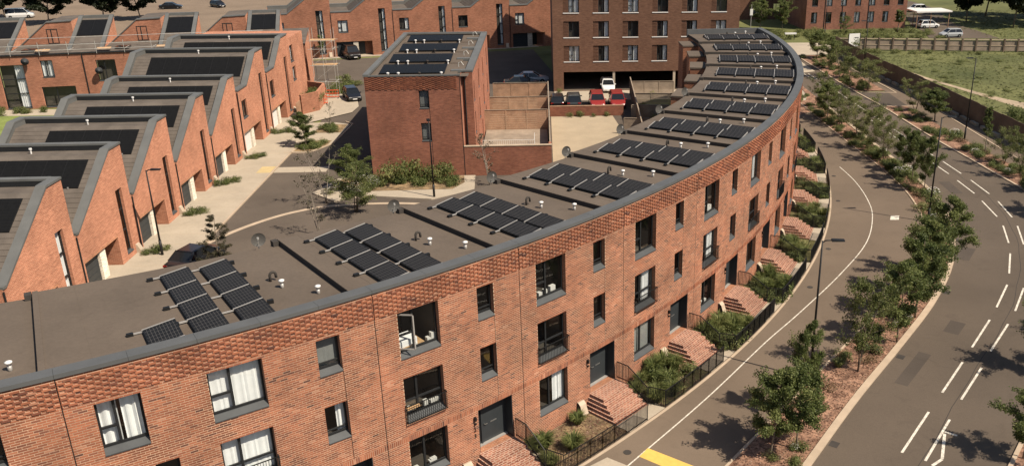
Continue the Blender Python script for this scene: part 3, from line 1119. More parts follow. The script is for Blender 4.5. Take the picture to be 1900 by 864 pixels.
    for k in range(n):
        c = MB()
        u0, u1 = Wd * k / n + 0.004, Wd * (k + 1) / n - 0.004
        for q in range(4):
            a0, a1 = u0 + (u1 - u0) * q / 4, u0 + (u1 - u0) * (q + 1) / 4
            bar(c, mp, a0, a1, -0.06, 0.50, ZT, ZT + 0.15)
            bar(c, mp, a0, a1, 0.36, 0.498, RB - 0.3, ZT)
        c.build('coping', M['coping'], H_, uv=False)
    # roof: each deck falls away from the camera side, so the next one starts with a step
    u0, u1 = -0.45, Wd - (0.02 if end else 0.45)
    za, zb = RB + 0.22, RB + 0.0
    r = MB()
    nn = 6
    for k in range(nn):
        for dk in range(2):
            ua, ub_ = u0 + (u1 - u0) * k / nn, u0 + (u1 - u0) * (k + 1) / nn
            z_a, z_b = za + (zb - za) * k / nn, za + (zb - za) * (k + 1) / nn
            d0, d1 = (0.36, 4.4) if dk == 0 else (4.4, RFR)
            r.face([mp(ua, d0, z_a), mp(ub_, d0, z_b), mp(ub_, d1, z_b), mp(ua, d1, z_a)])
        r.face([mp(ub_, RFR, z_b - 0.3), mp(ua, RFR, z_a - 0.3), mp(ua, RFR, z_a), mp(ub_, RFR, z_b)], 1)
    r.face([mp(u0, RFR, za - 0.45), mp(u0, 0.36, za - 0.45), mp(u0, 0.36, za), mp(u0, RFR, za)], 1)  # step face away from the sun: its shade painted in with darker felt
    roof = r.build('roof', [M['felt'], M['felt_dark']], H_)
    s = MB()
    bar(s, mp, u0 + 0.01, u0 + 0.22, 0.5, RFR + 0.03, za - 0.06, za + 0.03)
    s.build('roof_upstand', M['felt'], roof, uv=False)
    h = MB()
    bar(h, mp, u0 - 0.3, u0 - 0.02, RFR - 0.25, RFR + 0.1, za - 0.42, za + 0.02)
    h.build('rain_hopper', M['felt_dark'], roof, uv=False)
    s = MB()
    for k in range(2):
        us_ = u0 + (u1 - u0) * (0.15 if k == 0 else 0.62)
        zz = za + (zb - za) * ((us_ - u0) / (u1 - u0)) + 0.006
        bar(s, mp, us_, us_ + 0.07, 0.52, RFR - 0.02, zz - 0.01, zz)
    s.build('felt_seam', M['felt'], roof, uv=False)
    for vu, vd, kind in ((Wd - 2.36, 4.45, 'goose'), (Wd - 2.2, 3.55, 'cowl'), (Wd - 1.25, 2.15, 'cowl')):
        zz = za + (zb - za) * ((vu - u0) / (u1 - u0))
        p = mp(vu, vd, zz)
        v = MB()
        if kind == 'cowl':
            v.lathe([(0.07, -0.05), (0.07, 0.2), (0.0, 0.2)], p, 10, 0)
            v.lathe([(0.075, 0.2), (0.075, 0.27), (0.115, 0.29), (0.115, 0.34), (0.04, 0.37), (0.0, 0.37)], p, 10, 1)
            v.build('roof_vent', [M['alu'], M['white']], roof, uv=False, smooth=True)
        else:
            pts = [(p[0], p[1], p[2] - 0.05), (p[0], p[1], p[2] + 0.22)]
            for q in range(7):
                an = math.pi * q / 6
                pts.append((p[0] + 0.12 - 0.12 * math.cos(an), p[1], p[2] + 0.26 + 0.12 * math.sin(an)))
            pts.append((p[0] + 0.24, p[1], p[2] + 0.12))
            v.tube(pts, 0.055, 8)
            v.build('gooseneck_vent', M['felt_dark'], roof, uv=False, smooth=True)
    # brick steps wrapping the side of the landing
    dc = [c for k, c in cols if c[4] == 'door']
    if dc:
        u0, u1, z0 = dc[0][0], dc[0][1], snap(dc[0][2])
        for k in range(5):
            s = MB()
            ztop = z0 - 0.005 - 0.17 * k
            out = 0.95 + 0.30 * k
            le = u0 - 0.05 - 0.10 * k
            bar(s, mp, le, u1 + 0.02, -out, 0.6 if k == 0 else -0.002, Z0C - 0.1, ztop)
            s.build('step', M['brick_pave'], H_)
        s = MB()
        bar(s, mp, u0 - 0.45, u1 + 0.4, -3.0, -2.16, Z0C - 0.1, Z0C + 0.04)
        bar(s, mp, u1 + 0.05, u1 + 0.72, -2.155, -0.02, Z0C - 0.1, Z0C + 0.03)
        s.build('path_slab', M['paving'], H_)
        m_ = MB()
        um = u0 - 1.0
        prof = [(0.0, 0.0), (0.0, 0.62), (0.10, 0.64), (0.24, 0.5), (0.3, 0.3), (0.42, 0.0)]
        for (da, zA), (db, zB) in zip(prof[1:-1], prof[2:]):
            m_.face([mp(um, -da, Z0C + 0.1 + zA), mp(um + 0.42, -da, Z0C + 0.1 + zA), mp(um + 0.42, -db, Z0C + 0.1 + zB), mp(um, -db, Z0C + 0.1 + zB)])
        m_.face([mp(um, -d_, Z0C + 0.1 + z_) for d_, z_ in prof], 1)
        m_.face([mp(um + 0.42, -d_, Z0C + 0.1 + z_) for d_, z_ in reversed(prof)], 1)
        m_.build('meter_box', [M['cream'], M['felt_dark']], H_, uv=False)
    if number:
        for k, ch in enumerate(number):
            cu = bpy.data.curves.new('digit', 'FONT')
            cu.body = ch
            cu.size = 0.30
            cu.extrude = 0.008
            to = bpy.data.objects.new('digit', cu)
            COL.objects.link(to)
            dg = bpy.context.evaluated_depsgraph_get()
            me = bpy.data.meshes.new_from_object(to.evaluated_get(dg))
            bpy.data.objects.remove(to)
            me.materials.clear()
            me.materials.append(M['black'])
            o = link('house_number_digit', me, H_, mp(dc[0][0] - 0.30, -0.02, 1.52 - 0.32 * k))
            o.rotation_euler = (math.pi / 2, 0, 0)
    if rear:
        e = MB()
        bar(e, mp, 0.9, 4.2, 8.31, 9.9, -0.2, 8.72)
        b = e.build('rear_wing', M['brick_rev'], H_)
        e = MB()
        bar(e, mp, 0.85, 4.25, 8.45, 9.95, 8.72, 8.86)
        e.build('wing_roof', M['felt'], b, uv=False)
    if end:
        e = MB()
        bar(e, mp, Wd - 0.3, Wd + 0.06, 0.5, RFR + 0.1, 8.9, ZT + 0.14)
        e.build('end_coping', M['coping'], H_, uv=False)
    return H_, brick_me


def std_cols(shift=0.0):
    L0, L1, S0, S1 = 0.97, 2.84, 4.76 + shift, 5.63 + shift
    return [('top', (L0, L1, 6.38, 8.42, 'large')), ('mid', (L0, L1, 3.45, 5.50, 'french')), ('low', (L0, L1, 0.50, 2.47, 'pair')),
            ('stop', (S0, S1, 6.80, 8.37, 'small')), ('smid', (S0, S1, 3.90, 5.50, 'small')), ('door', (4.45 + shift, 6.38 + shift, 0.30, 2.47, 'door'))]


B_cols = [('top2', (0.86, 2.25, 6.34, 8.37, 'large')), ('top', (4.33, 6.22, 6.36, 8.37, 'large')), ('mid', (4.36, 6.24, 3.45, 5.46, 'french')), ('low', (4.36, 6.24, 0.5, 2.47, 'pair')),
          ('narrow', (2.23, 3.0, 3.45, 5.46, 'small')), ('stop', (8.20, 9.12, 6.80, 8.35, 'small')), ('smid', (8.20, 9.12, 3.90, 5.48, 'small')), ('door', (7.95, 9.88, 0.30, 2.47, 'door'))]

hr = random.Random(3)
crescent_house(HW, std_cols(-0.28), 'brick crescent house cut off by the left edge, grey coping and bare felt roof', -10.58 - HW / 2, hr, near=2)
crescent_house(10.58, B_cols, 'nearest wide brick crescent house with white curtains and nine solar panels on its roof', -5.29, hr, near=1,
               dress={'top2': 'curtains', 'top': 'net', 'mid': 'net', 'stop': 'greyblind', 'smid': 'half'})
names = ['brick crescent house numbered 23 with an open casement and a yellow-topped window seat',
         'brick crescent house right of number 23, brick steps and black railings before its door',
         'third full-width crescent house to the right of the curtained one',
         'fourth crescent house to the right of the curtained one',
         'fifth crescent house to the right of the curtained one, front turning away',
         'sixth crescent house to the right of the curtained one, windows seen as thin slots',
         'seventh crescent house to the right of the curtained one',
         'eighth crescent house to the right of the curtained one',
         'ninth crescent house to the right of the curtained one',
         'tenth crescent house to the right of the curtained one, next to last',
         'last crescent house at the far end beside the brown flats']
dresses = [{'top': 'things', 'mid': 'things', 'low': 'things'}, {'top': 'things', 'low': 'half', 'mid': None}, {'top': None, 'low': 'greyblind', 'mid': 'half'}, {'top': 'things', 'mid': 'half', 'low': 'things'}] + [{'top': 'half'}, {}, {}, {}, {}, {}, {}]
common = None
for i in range(11):
    s_mid = HW * (i + 0.5)
    if i == 0:
        crescent_house(HW, std_cols(), names[i], s_mid, hr, near=1, dress=dresses[i], number='23')
    else:
        h, common = crescent_house(HW, std_cols(), names[i], s_mid, hr, brick_me=common, dress=dresses[i], end=(i == 10), rear=(i >= 6))

# open casement and seat cushion seen in the top window of number 23
mpC = local_map(HW)
hC = [o for o in bpy.data.objects if o.get('label') == names[0]][0]
f = MB()
q = [(1.03, 0.20), (1.50, -0.28)]
for za, zb in ((6.75, 6.80), (8.28, 8.33)):
    f.hexa([mpC(q[0][0], q[0][1], za), mpC(q[1][0], q[1][1], za), mpC(q[1][0], q[1][1] + 0.05, za), mpC(q[0][0], q[0][1] + 0.05, za), mpC(q[0][0], q[0][1], zb), mpC(q[1][0], q[1][1], zb), mpC(q[1][0], q[1][1] + 0.05, zb), mpC(q[0][0], q[0][1] + 0.05, zb)])
for u, d in q:
    bar(f, mpC, u - 0.02, u + 0.03, d, d + 0.05, 6.80, 8.28)
f.build('open_casement', M['alu'], hC, uv=False)
f = MB()
bar(f, mpC, 1.04, 2.0, 0.45, 1.2, 6.62, 6.9)
f.build('seat_cushion', M['curtain'], hC, uv=False)
f = MB()
bar(f, mpC, 1.03, 2.3, 0.4, 1.3, 6.52, 6.62)
f.build('seat_board', M['wood'], hC, uv=False)
f = MB()
bar(f, mpC, 1.0, 1.65, -0.03, 0.2, 3.98, 4.02)
f.build('balcony_shelf', M['wood'], hC, uv=False)

# ------------------------------------------------------------------ solar arrays on the crescent
PW, PL_ = 1.10, 1.56


def panel_mesh(w, l, pv, frame, t=0.04):
    """panel lying in its own plane, w across (x) and l deep (y)"""
    mb = MB()
    mb.box(0, w, 0, l, -t, -0.004, 1)
    n0 = len(mb.v)
    e = 0.025
    mb.face([(e, e, 0), (w - e, e, 0), (w - e, l - e, 0), (e, l - e, 0)], 0)
    me = mb.mesh('solar_panel', [M[pv], M[frame]], uv=False)
    lay = me.uv_layers.new(name='UVMap')
    for p in me.polygons:
        for li in p.loop_indices:
            x, y, z = me.vertices[me.loops[li].vertex_index].co
            lay.data[li].uv = (x / w, y / l)
    return me


PANEL = panel_mesh(PW, PL_, 'pv', 'black')
FOOT = MB()
FOOT.box(-0.02, 0.2, -0.07, 0.07, -0.2, 0.01)
FOOT_ME = FOOT.mesh('rail_foot', M['black'], uv=False)


def crescent_array(sc, Wd, rows, label, extra=None):
    """rows: left edges u of rows of four panels"""
    a = A0 + sc / RR
    loc = arc(sc)
    T = thing('solar_array', label, 'solar panels', (loc.x, loc.y, RB), a + math.pi / 2, 'solar arrays on the crescent roof')
    mp = local_map(Wd)
    tilt = math.radians(-8)

    def deck(u):
        return 0.22 * (1 - (u + 0.45) / Wd)

    LZ = 0.14                      # lower edge above the deck

    def put(u, d):
        o = link('solar_panel', PANEL, T, mp(u, d, deck(u) + LZ))
        o.rotation_euler = (0, tilt, (u - Wd / 2) / RR)

    def joint(r, u, d):
        zA, zB = deck(u) + LZ + 0.008, deck(u) + LZ + 0.008 - math.sin(tilt) * PW
        r.hexa([mp(u - 0.03, d - 0.02, zA - 0.06), mp(u + PW + 0.02, d - 0.02, zB - 0.06), mp(u + PW + 0.02, d + 0.02, zB - 0.06), mp(u - 0.03, d + 0.02, zA - 0.06),
                mp(u - 0.03, d - 0.02, zA), mp(u + PW + 0.02, d - 0.02, zB), mp(u + PW + 0.02, d + 0.02, zB), mp(u - 0.03, d + 0.02, zA)])

    def leg(r, u, d):
        zB = deck(u) + LZ - math.sin(tilt) * PW
        bar(r, mp, u + PW - 0.05, u + PW, d - 0.02, d + 0.02, deck(u) - 0.02, zB)
    ends = [0.755 + (PL_ + 0.055) * k for k in range(5)]
    r = MB()
    for u in rows:
        for k in range(4):
            put(u, 0.78 + (PL_ + 0.055) * k)
        for d in ends:
            joint(r, u, d)
            leg(r, u, d)
    for d in ends[1:]:
        zz = deck(rows[0]) + 0.06
        bar(r, mp, rows[0] - 0.42, rows[0] + 0.1, d - 0.028, d + 0.028, zz, zz + 0.045)
        if len(rows) > 1:
            bar(r, mp, rows[0] + PW - 0.1, rows[1] + 0.1, d - 0.028, d + 0.028, zz - 0.04, zz + 0.005)
        link('rail_foot', FOOT_ME, T, mp(rows[0] - 0.52, d, zz + 0.06))
        link('rail_foot', FOOT_ME, T, mp(rows[-1] + PW + 0.2, d, zz + 0.02))
    if extra:
        put(extra, 0.78)
        for d in ends[:2]:
            joint(r, extra, d)
            leg(r, extra, d)
        zz = deck(extra) + 0.06
        bar(r, mp, extra - 0.42, rows[0], ends[1] - 0.028, ends[1] + 0.028, zz - 0.02, zz + 0.025)
        link('rail_foot', FOOT_ME, T, mp(extra - 0.52, ends[1], zz + 0.05))
    o = r.build('mounting_rails', M['alu'], T, uv=False)
    o['kind'] = 'stuff'


crescent_array(-5.29, 10.58, [4.42, 6.08], 'nine panels in two and a bit rows on the nearest crescent roof', extra=2.88)
for i in range(11):
    crescent_array(HW * (i + 0.5), HW, [0.95, 2.55], ('%s solar array of eight panels along the crescent roof, counted from the nine-panel one' % ORD[i]))

# satellite dishes on the back edge of the crescent
for i, s in enumerate([-1.35, -0.9 + HW, 2 * HW - 0.9, 3 * HW - 0.9, 4 * HW - 1.0, 5 * HW - 1.0, 6 * HW - 1]):
    p = arc(s, -RFR - 0.1, 9.25)
    T = thing('satellite_dish', 'grey satellite dish, %s along the back edge of the crescent roof' % ORD[i], 'satellite dish', p, 0.55, 'dishes behind the crescent')
    m_ = MB()
    m_.tube([(0, 0, -0.6), (0, 0, 0.45)], 0.025, 6)
    m_.tube([(0, 0, 0.2), (-0.1, -0.42, 0.3), (-0.1, -0.5, 0.55)], 0.015, 5)
    m_.build('mast', M['galv'], T, uv=False)
    d_ = MB()
    pr = [(0.0, 0.0), (0.13, 0.011), (0.24, 0.04), (0.32, 0.075)]
    for (r0, h0), (r1, h1) in zip(pr[:-1], pr[1:]):
        for k in range(14):
            a0, a1 = 2 * math.pi * k / 14, 2 * math.pi * (k + 1) / 14
            d_.face([(r0 * math.cos(a0), -h0, 0.4 + r0 * math.sin(a0)), (r0 * math.cos(a1), -h0, 0.4 + r0 * math.sin(a1)), (r1 * math.cos(a1), -h1, 0.4 + r1 * math.sin(a1)), (r1 * math.cos(a0), -h1, 0.4 + r1 * math.sin(a0))])
    o = d_.build('dish', M['dish'], T, (0, -0.06, 0), uv=False, smooth=True)
    m_ = MB()
    m_.lathe([(0.05, 0), (0.05, 0.1)], (-0.1, -0.5, 0.55), 8)
    m_.build('receiver', M['alu'], T, uv=False)

# ------------------------------------------------------------------ front gardens and their railings
for i in range(-2, 11):
    if i == -1:
        s0, Wd, dr0 = -10.58, 10.58, 7.95
    elif i == -2:
        s0, Wd, dr0 = -10.58 - HW, HW, 4.17
    else:
        s0, Wd, dr0 = HW * i, HW, 4.45
    mb = MB()
    sa, sb = s0 - (0.04 if i > -2 else 0), s0 + Wd - 0.04
    ks = list(np.linspace(sa, sb, 8))
    for a, b in zip(ks[:-1], ks[1:]):
        mb.face([arc(a, 0.02, Z0C + 0.0), arc(a, 2.98, Z0C + 0.0), arc(b, 2.98, Z0C + 0.0), arc(b, 0.02, Z0C + 0.0)])
    struct('garden_bed', mb, M['soil' if i < 2 else 'green_bed'])
    if i == -2:
        continue
    lab = 'black front garden railing of ' + ('the wide crescent house with white curtains' if i == -1 else 'house number 23' if i == 0 else 'the %s crescent house after the curtained one' % ORD[i])
    loc = arc(s0 + Wd / 2, 2.9, Z0C)
    T = thing('garden_railing', lab, 'railing', loc, 0, 'front garden railings of the crescent')
    bars = MB()
    off = Vector(loc)

    def run(P, Q, h=0.98, step=0.09):
        """railing between two foot points, its height following them"""
        P, Q = Vector(P) - off, Vector(Q) - off
        n = max(1, int((Q - P).length / step))
        up = Vector((0, 0, 1))
        bars.tube([P + up * h, Q + up * h], 0.026, 4)
        bars.tube([P + up * 0.1, Q + up * 0.1], 0.022, 4)
        for k in range(n + 1):
            p = P + (Q - P) * k / n
            bars.tube([p + up * 0.0, p + up * h], 0.028 if k in (0, n) else 0.019, 4)
    # along the pavement, from the gate of the last house to this one's
    g0, g1 = s0 + dr0 - 0.1, s0 + dr0 + 2.35
    start = s0 if i == -1 else s0 - HW + 4.45 + 2.35
    if i == 0:
        start = s0 - 10.58 + 7.95 + 2.35
    end_ = g0 if i < 10 else g0
    kk = list(np.linspace(start, s0 + dr0 + 0.9, 8))
    for a, b in zip(kk[:-1], kk[1:]):
        run(arc(a, 2.98, Z0C + 0.02), arc(b, 2.98, Z0C + 0.02))
    # beside the steps, falling with them, then to the pavement
    u = s0 + dr0 + 2.0
    run(arc(u, 0.1, 0.28), arc(u, 0.85, 0.28))
    run(arc(u, 0.85, 0.28), arc(u, 2.1, Z0C + 0.05))
    run(arc(u + 0.1, 2.1, Z0C + 0.05), arc(u + 0.33, 2.98, Z0C + 0.05))
    o = bars.build('rails_and_bars', M['black'], T, uv=False)
    o['kind'] = 'stuff'
# pale edging between gardens and footpath
ge = [tuple(arc(s, 3.06)[:2]) for s in np.linspace(-20, 66, 100)]
kerb('kerb', ge, 0.14, 0.05)

# ------------------------------------------------------------------ sawtooth terraces
def prof_fn(pts):
    xs = [p[0] for p in pts]
    zs = [p[1] for p in pts]
    return lambda u: float(np.interp(u, xs, zs))


def row_house(label, loc, rz, kind, group, rnd, depth=10.7, pvrange=None, dress=None, white_door=False, tall_end=False, planks=True, brick='brick_row', pvlabel=None):
    """gable front on local x = 0 facing +x, u runs along +y; kind 1: low, kind 2: tall with an upper window"""
    T = thing('sawtooth_house', label, 'house', loc, rz, group)
    mp = lambda u, d, z: (-d, u, z)
    if kind == 1:
        Wd = 7.98
        prof = [(0, 4.17), (0.35, 4.17), (6.08, 7.92), (7.82, 7.92)]
        g0, g1, n0, n1, nz = 0.32, 4.98, 5.88, 6.80, 5.1
    else:
        Wd = 9.45
        prof = [(0, 6.32), (3.0, 6.32), (6.75, 8.9), (9.3, 8.9)]
        g0, g1, n0, n1, nz = 0.42, 5.85, 7.12, 8.15, 6.65
    zt = prof_fn(prof)
    PE = prof[-1][0]
    ops = [(g0, g1, 0.02, 2.12, 1.5), (n0, n1, 0.5, nz, 0.25)]
    if kind == 2:
        ops.append((0.92, 2.42, 3.42, 5.18, 0.2))
    ub = [0, PE] + [p[0] for p in prof[1:-1]] + list(np.linspace(0, PE, 5))
    w = MB()
    wall_faces(w, mp, ub, zt, -0.1, ops, m=0, mr=0)
    lowz = prof[0][1]
    w.face([mp(PE, 0, -0.1), mp(PE, depth, -0.1), mp(PE, depth, prof[-1][1]), mp(PE, 0, prof[-1][1])])
    w.face([mp(0, depth, -0.1), mp(0, 0, -0.1), mp(0, 0, lowz), mp(0, depth, lowz)])
    us = sorted(set(ub))
    for a, b in zip(us[:-1], us[1:]):
        w.face([mp(b, depth, -0.1), mp(a, depth, -0.1), mp(a, depth, zt(a)), mp(b, depth, zt(b))])
    if PE < Wd - 0.03:
        w.face([mp(PE, 0.02, -0.1), mp(Wd, 0.02, -0.1), mp(Wd, 0.02, lowz), mp(PE, 0.02, lowz)])
    w.build('wall', M[brick], T)
    # joint and downpipe at the party wall
    j = MB()
    bar(j, mp, -0.04, 0.04, -0.07, -0.005, 0.0, lowz - 0.15)
    j.build('downpipe', M['frame'], T, uv=False)
    # trims: outline of the gable front and back, the ridge
    def trim(d0, d1, nm):
        c = MB()
        for (a, za), (b, zb) in zip(prof[:-1], prof[1:]):
            c.hexa([mp(a, d0, za - 0.02), mp(b, d0, zb - 0.02), mp(b, d1, zb - 0.02), mp(a, d1, za - 0.02), mp(a, d0, za + 0.12), mp(b, d0, zb + 0.12), mp(b, d1, zb + 0.12), mp(a, d1, za + 0.12)])
            c.face([mp(a, d1, za - 0.5), mp(b, d1, zb - 0.5), mp(b, d1, zb), mp(a, d1, za)] if d1 < 1 else [mp(a, d0, za - 0.5), mp(b, d0, zb - 0.5), mp(b, d0, zb), mp(a, d0, za)])
        return c.build(nm, M['coping2'], T, uv=False)
    trim(-0.07, 0.52, 'gable_coping')
    trim(depth - 0.52, depth + 0.05, 'gable_coping')
    c = MB()
    zr = prof[-1][1]
    bar(c, mp, PE - 0.42, PE + 0.06, 0.525, depth - 0.525, zr - 0.02, zr + 0.12)
    c.build('ridge_coping', M['coping2'], T, uv=False)
    c = MB()
    bar(c, mp, PE - 0.40, PE - 0.02, 0.525, depth - 0.525, zr - 0.8, zr - 0.03)
    c.build('ridge_upstand', M['frame'], T, uv=False)
    # deck: level strip under the ridge, then the slope of planks
    k1 = prof[-2]
    k0 = prof[1]
    drop = 0.36
    r = MB()
    seq = [(PE - 0.4, zr - drop), (k1[0], k1[1] - drop), (k0[0], k0[1] - drop), (0, prof[0][1] - drop)]
    for (a, za), (b, zb) in zip(seq[:-1], seq[1:]):
        r.face([mp(b, 0.5, zb), mp(a, 0.5, za), mp(a, depth - 0.5, za), mp(b, depth - 0.5, zb)])
    roof = r.build('roof', M['plank'], T)
    sl = math.hypot(k1[0] - k0[0], k1[1] - k0[1])
    ang = math.atan2(k1[1] - k0[1], k1[0] - k0[0])
    if planks:
        n = int(sl / 0.40)
        pm = MB()
        pm.box(-(depth - 1.06), 0, 0, sl / n - 0.03, 0.0, 0.03)
        me = pm.mesh('roof_plank', M['plank'])
        for k in range(n):
            o = link('roof_plank', me, roof, (-0.53, k0[0] + (k1[0] - k0[0]) * k / n, k0[1] - drop + 0.01 + (k1[1] - k0[1]) * k / n))
            o.rotation_euler = (ang + 0.03, 0, 0)
    v = MB()
    v.tube([mp(PE - 1.0, depth * 0.5, zr - drop), mp(PE - 1.0, depth * 0.5, zr - drop + 0.3)], 0.05, 8)
    v.lathe([(0.1, 0), (0.1, 0.1), (0.0, 0.12)], mp(PE - 1.0, depth * 0.5, zr - drop + 0.28), 8)
    v.build('roof_vent', M['white'], roof, uv=False)
    # garage and porch under the front
    gm = g0 + (g1 - g0) * 0.47
    gp = gm + 0.75
    b = MB()
    bar(b, mp, gm, gp, 0.12, 1.48, 0.02, 2.10)
    b.build('porch_pier', M['brick_white'], T)
    d = MB()
    bar(d, mp, g0 + 0.01, gm - 0.01, 0.30, 0.38, 0.03, 2.1)
    for k in range(1, 5):
        z = 0.03 + 2.07 * k / 5
        bar(d, mp, g0 + 0.02, gm - 0.02, 0.285, 0.299, z - 0.012, z + 0.012)
    d.build('garage_door', M['white' if white_door else 'door'], T, uv=False)
    d = MB()
    bar(d, mp, gp + 0.05, gp + 1.05, 1.40, 1.47, 0.03, 2.1)
    dd = d.build('front_door', M['door'], T, uv=False)
    d = MB()
    bar(d, mp, gp + 0.12, gp + 0.16, 1.33, 1.395, 1.0, 1.15)
    d.build('handle', M['steel'], dd, uv=False)
    d = MB()
    d.face([mp(gp + 1.05, 1.49, 0), mp(g1, 1.49, 0), mp(g1, 1.49, 2.11), mp(gp + 1.05, 1.49, 2.11)])
    d.face([mp(g0, 1.495, 0), mp(gp + 1.06, 1.495, 0), mp(gp + 1.06, 1.495, 2.11), mp(g0, 1.495, 2.11)])
    d.build('porch_back', M[brick], T)
    l = MB()
    bar(l, mp, g0, g1, -0.01, 0.02, 2.12, 2.3)
    l.build('lintel', M['brick_rev'], T)
    window(T, mp, n0, n1, 0.5, nz, dep=0.18, style='tall', sill=0.14, dress=(dress or {}).get('n'), rnd=rnd)
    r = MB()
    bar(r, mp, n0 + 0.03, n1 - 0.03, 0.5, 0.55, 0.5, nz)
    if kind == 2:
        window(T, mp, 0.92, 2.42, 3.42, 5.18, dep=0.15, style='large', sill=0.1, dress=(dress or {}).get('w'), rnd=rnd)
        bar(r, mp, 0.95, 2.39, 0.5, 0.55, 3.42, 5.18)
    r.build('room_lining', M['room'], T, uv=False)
    m_ = MB()
    um = n1 + 0.35
    m_.hexa([mp(um, -0.36, 0.1), mp(um + 0.45, -0.36, 0.1), mp(um + 0.45, 0, 0.1), mp(um, 0, 0.1), mp(um, -0.1, 0.68), mp(um + 0.45, -0.1, 0.68), mp(um + 0.45, 0, 0.72), mp(um, 0, 0.72)])
    m_.build('meter_box', M['cream'], T, uv=False)
    # modules on the slope
    if pvrange:
        x0, x1, n, f0, f1 = pvrange
        wp = (x1 - x0) / n
        lp = sl * (f1 - f0)
        me = panel_mesh(wp - 0.02, lp, 'pv_black', 'black', 0.05)
        A = thing('solar_array', 'black solar array on the roof of the ' + (pvlabel or label), 'solar panels', (0, 0, 0), rz, 'solar arrays on sawtooth roofs')
        base = Matrix.Translation(Vector(loc)) @ Matrix.Rotation(rz, 4, 'Z')
        p0 = base @ Vector((-x0, k0[0] + (k1[0] - k0[0]) * f0, k0[1] - drop + 0.12 + (k1[1] - k0[1]) * f0))
        A.location = p0
        for k in range(n):
            o = link('solar_panel', me, A, (-(wp * (k + 1)), 0, 0))
            o.rotation_euler = (ang, 0, 0)
            c = MB()
            c.box(-0.04, 0.04, -0.05, 0.03, -0.06, 0.03)
            c.build('clamp', M['alu'], A, (-(wp * (k + 0.5)), 0, 0), uv=False)
    return T


lr = random.Random(5)
G1 = 'sawtooth terrace along the pale pavement'
row_labels = ['sawtooth house cut by the left edge behind the nearest crescent roof', 'second sawtooth house from the bottom left with a lamp post before it', 'third sawtooth house up the left terrace', 'fourth sawtooth house up the left terrace', 'fifth sawtooth house up the left terrace, last of the low ones']
for k in range(5):
    row_house(row_labels[k], (-29.3, 45.35 + 8.0 * k, 0), 0, 1, G1, lr, pvrange=(1.15, 7.6 if k < 3 else 8.6, 5, 0.58, 0.93), dress={'n': 'half' if k == 0 else None}, white_door=False, pvlabel=['sawtooth house cut by the left edge', 'second sawtooth house from the bottom left', 'third sawtooth house up the left', 'fourth sawtooth house up the left', 'last low sawtooth house'][k])
row_house('first taller sawtooth house on the left terrace, two vents on its roof', (-29.3, 85.45, 0), 0, 2, G1, lr, depth=12, pvrange=(0.9, 10.0, 6, 0.34, 0.95), white_door=True, pvlabel='first taller sawtooth house')
row_house('second taller sawtooth house on the left terrace next to the scaffold', (-29.3, 94.95, 0), 0, 2, G1, lr, depth=12, pvrange=(0.9, 10.2, 6, 0.34, 0.95), white_door=True, pvlabel='second taller sawtooth house')
# end of the terrace
T = thing('end_house', 'flat topped brick end of the left terrace beside scaffold tubes', 'house', (-29.3, 104.3, 0))
mpE = lambda u, d, z: (-d, u, z)
w = MB()
eo = [(0.5, 1.9, 5.6, 7.5, 0.2), (0.7, 2.1, 3.4, 5.0, 0.2)]
wall_faces(w, mpE, [0, 3, 6.6], lambda u: 8.35, -0.1, eo)
w.face([mpE(6.6, 0, -0.1), mpE(6.6, 11, -0.1), mpE(6.6, 11, 8.35), mpE(6.6, 0, 8.35)])
w.face([mpE(0, 0, 8.35), mpE(6.6, 0, 8.35), mpE(6.6, 11, 8.35), mpE(0, 11, 8.35)])
w.build('wall', M['brick_row'], T)
for o in eo:
    window(T, mpE, *o[:4], dep=0.15, style='pair', sill=0.1, dress='curtains')
r = MB()
bar(r, mpE, 0.55, 2.05, 0.6, 0.65, 3.3, 7.6)
r.build('room_lining', M['room'], T, uv=False)
T = thing('brick_planter', 'low brick garden wall with shrubs at the end of the left terrace', 'garden wall', (-29.3, 104, 0))
w = MB()
for a, b in (((0.0, 6.7), (2.3, 5.2)), ((2.3, 5.2), (2.6, 0.4)), ((2.6, 0.4), (1.2, -1.6))):
    d = Vector((b[0] - a[0], b[1] - a[1])).normalized()
    n_ = Vector((-d.y, d.x)) * 0.12
    w.hexa([(a[0] - n_.x, a[1] - n_.y, 0), (b[0] - n_.x, b[1] - n_.y, 0), (b[0] + n_.x, b[1] + n_.y, 0), (a[0] + n_.x, a[1] + n_.y, 0), (a[0] - n_.x, a[1] - n_.y, 2.3), (b[0] - n_.x, b[1] - n_.y, 2.3), (b[0] + n_.x, b[1] + n_.y, 2.3), (a[0] + n_.x, a[1] + n_.y, 2.3)])
w.build('wall', M['brick_row'], T)
w = MB()
for k in range(8):
    w.box(1.1 - 0.001 * k, 1.16, -3.4 + k * 0.22, -3.22 + k * 0.22, 0.05, 1.75)
    w.box(1.1, 1.14, -3.4 + k * 0.22 + 0.19, -3.4 + k * 0.22 + 0.215, 0.1, 1.7)
w.build('timber_gate', M['timber'], T)

# far terrace facing the camera
ang = math.radians(14.5)
dirv = Vector((math.cos(ang), math.sin(ang), 0))
st = Vector((-41.6, 138.6, 0))
far_labels = ['far sawtooth house half hidden behind scaffolding', 'far sawtooth house with a dark van parked at its garage', 'far sawtooth house behind the flat roofed block', 'far sawtooth house with a small tree before its tall window', 'far sawtooth end house with a pale porch beside the brown flats']
for k in range(5):
    row_house(far_labels[k], st + dirv * (9.28 * k), ang - math.pi / 2, 2, 'far terrace facing the camera', lr, depth=11, dress={'n': 'half', 'w': ['curtains', 'net', 'half', None, 'net'][k]}, planks=True).scale = (1, 1, 1.07)

# terrace with scaffold, seen from its gardens
a2 = math.radians(11)
d2 = Vector((math.cos(a2), math.sin(a2), 0))
st2 = Vector((-74.0, 105.3, 0))


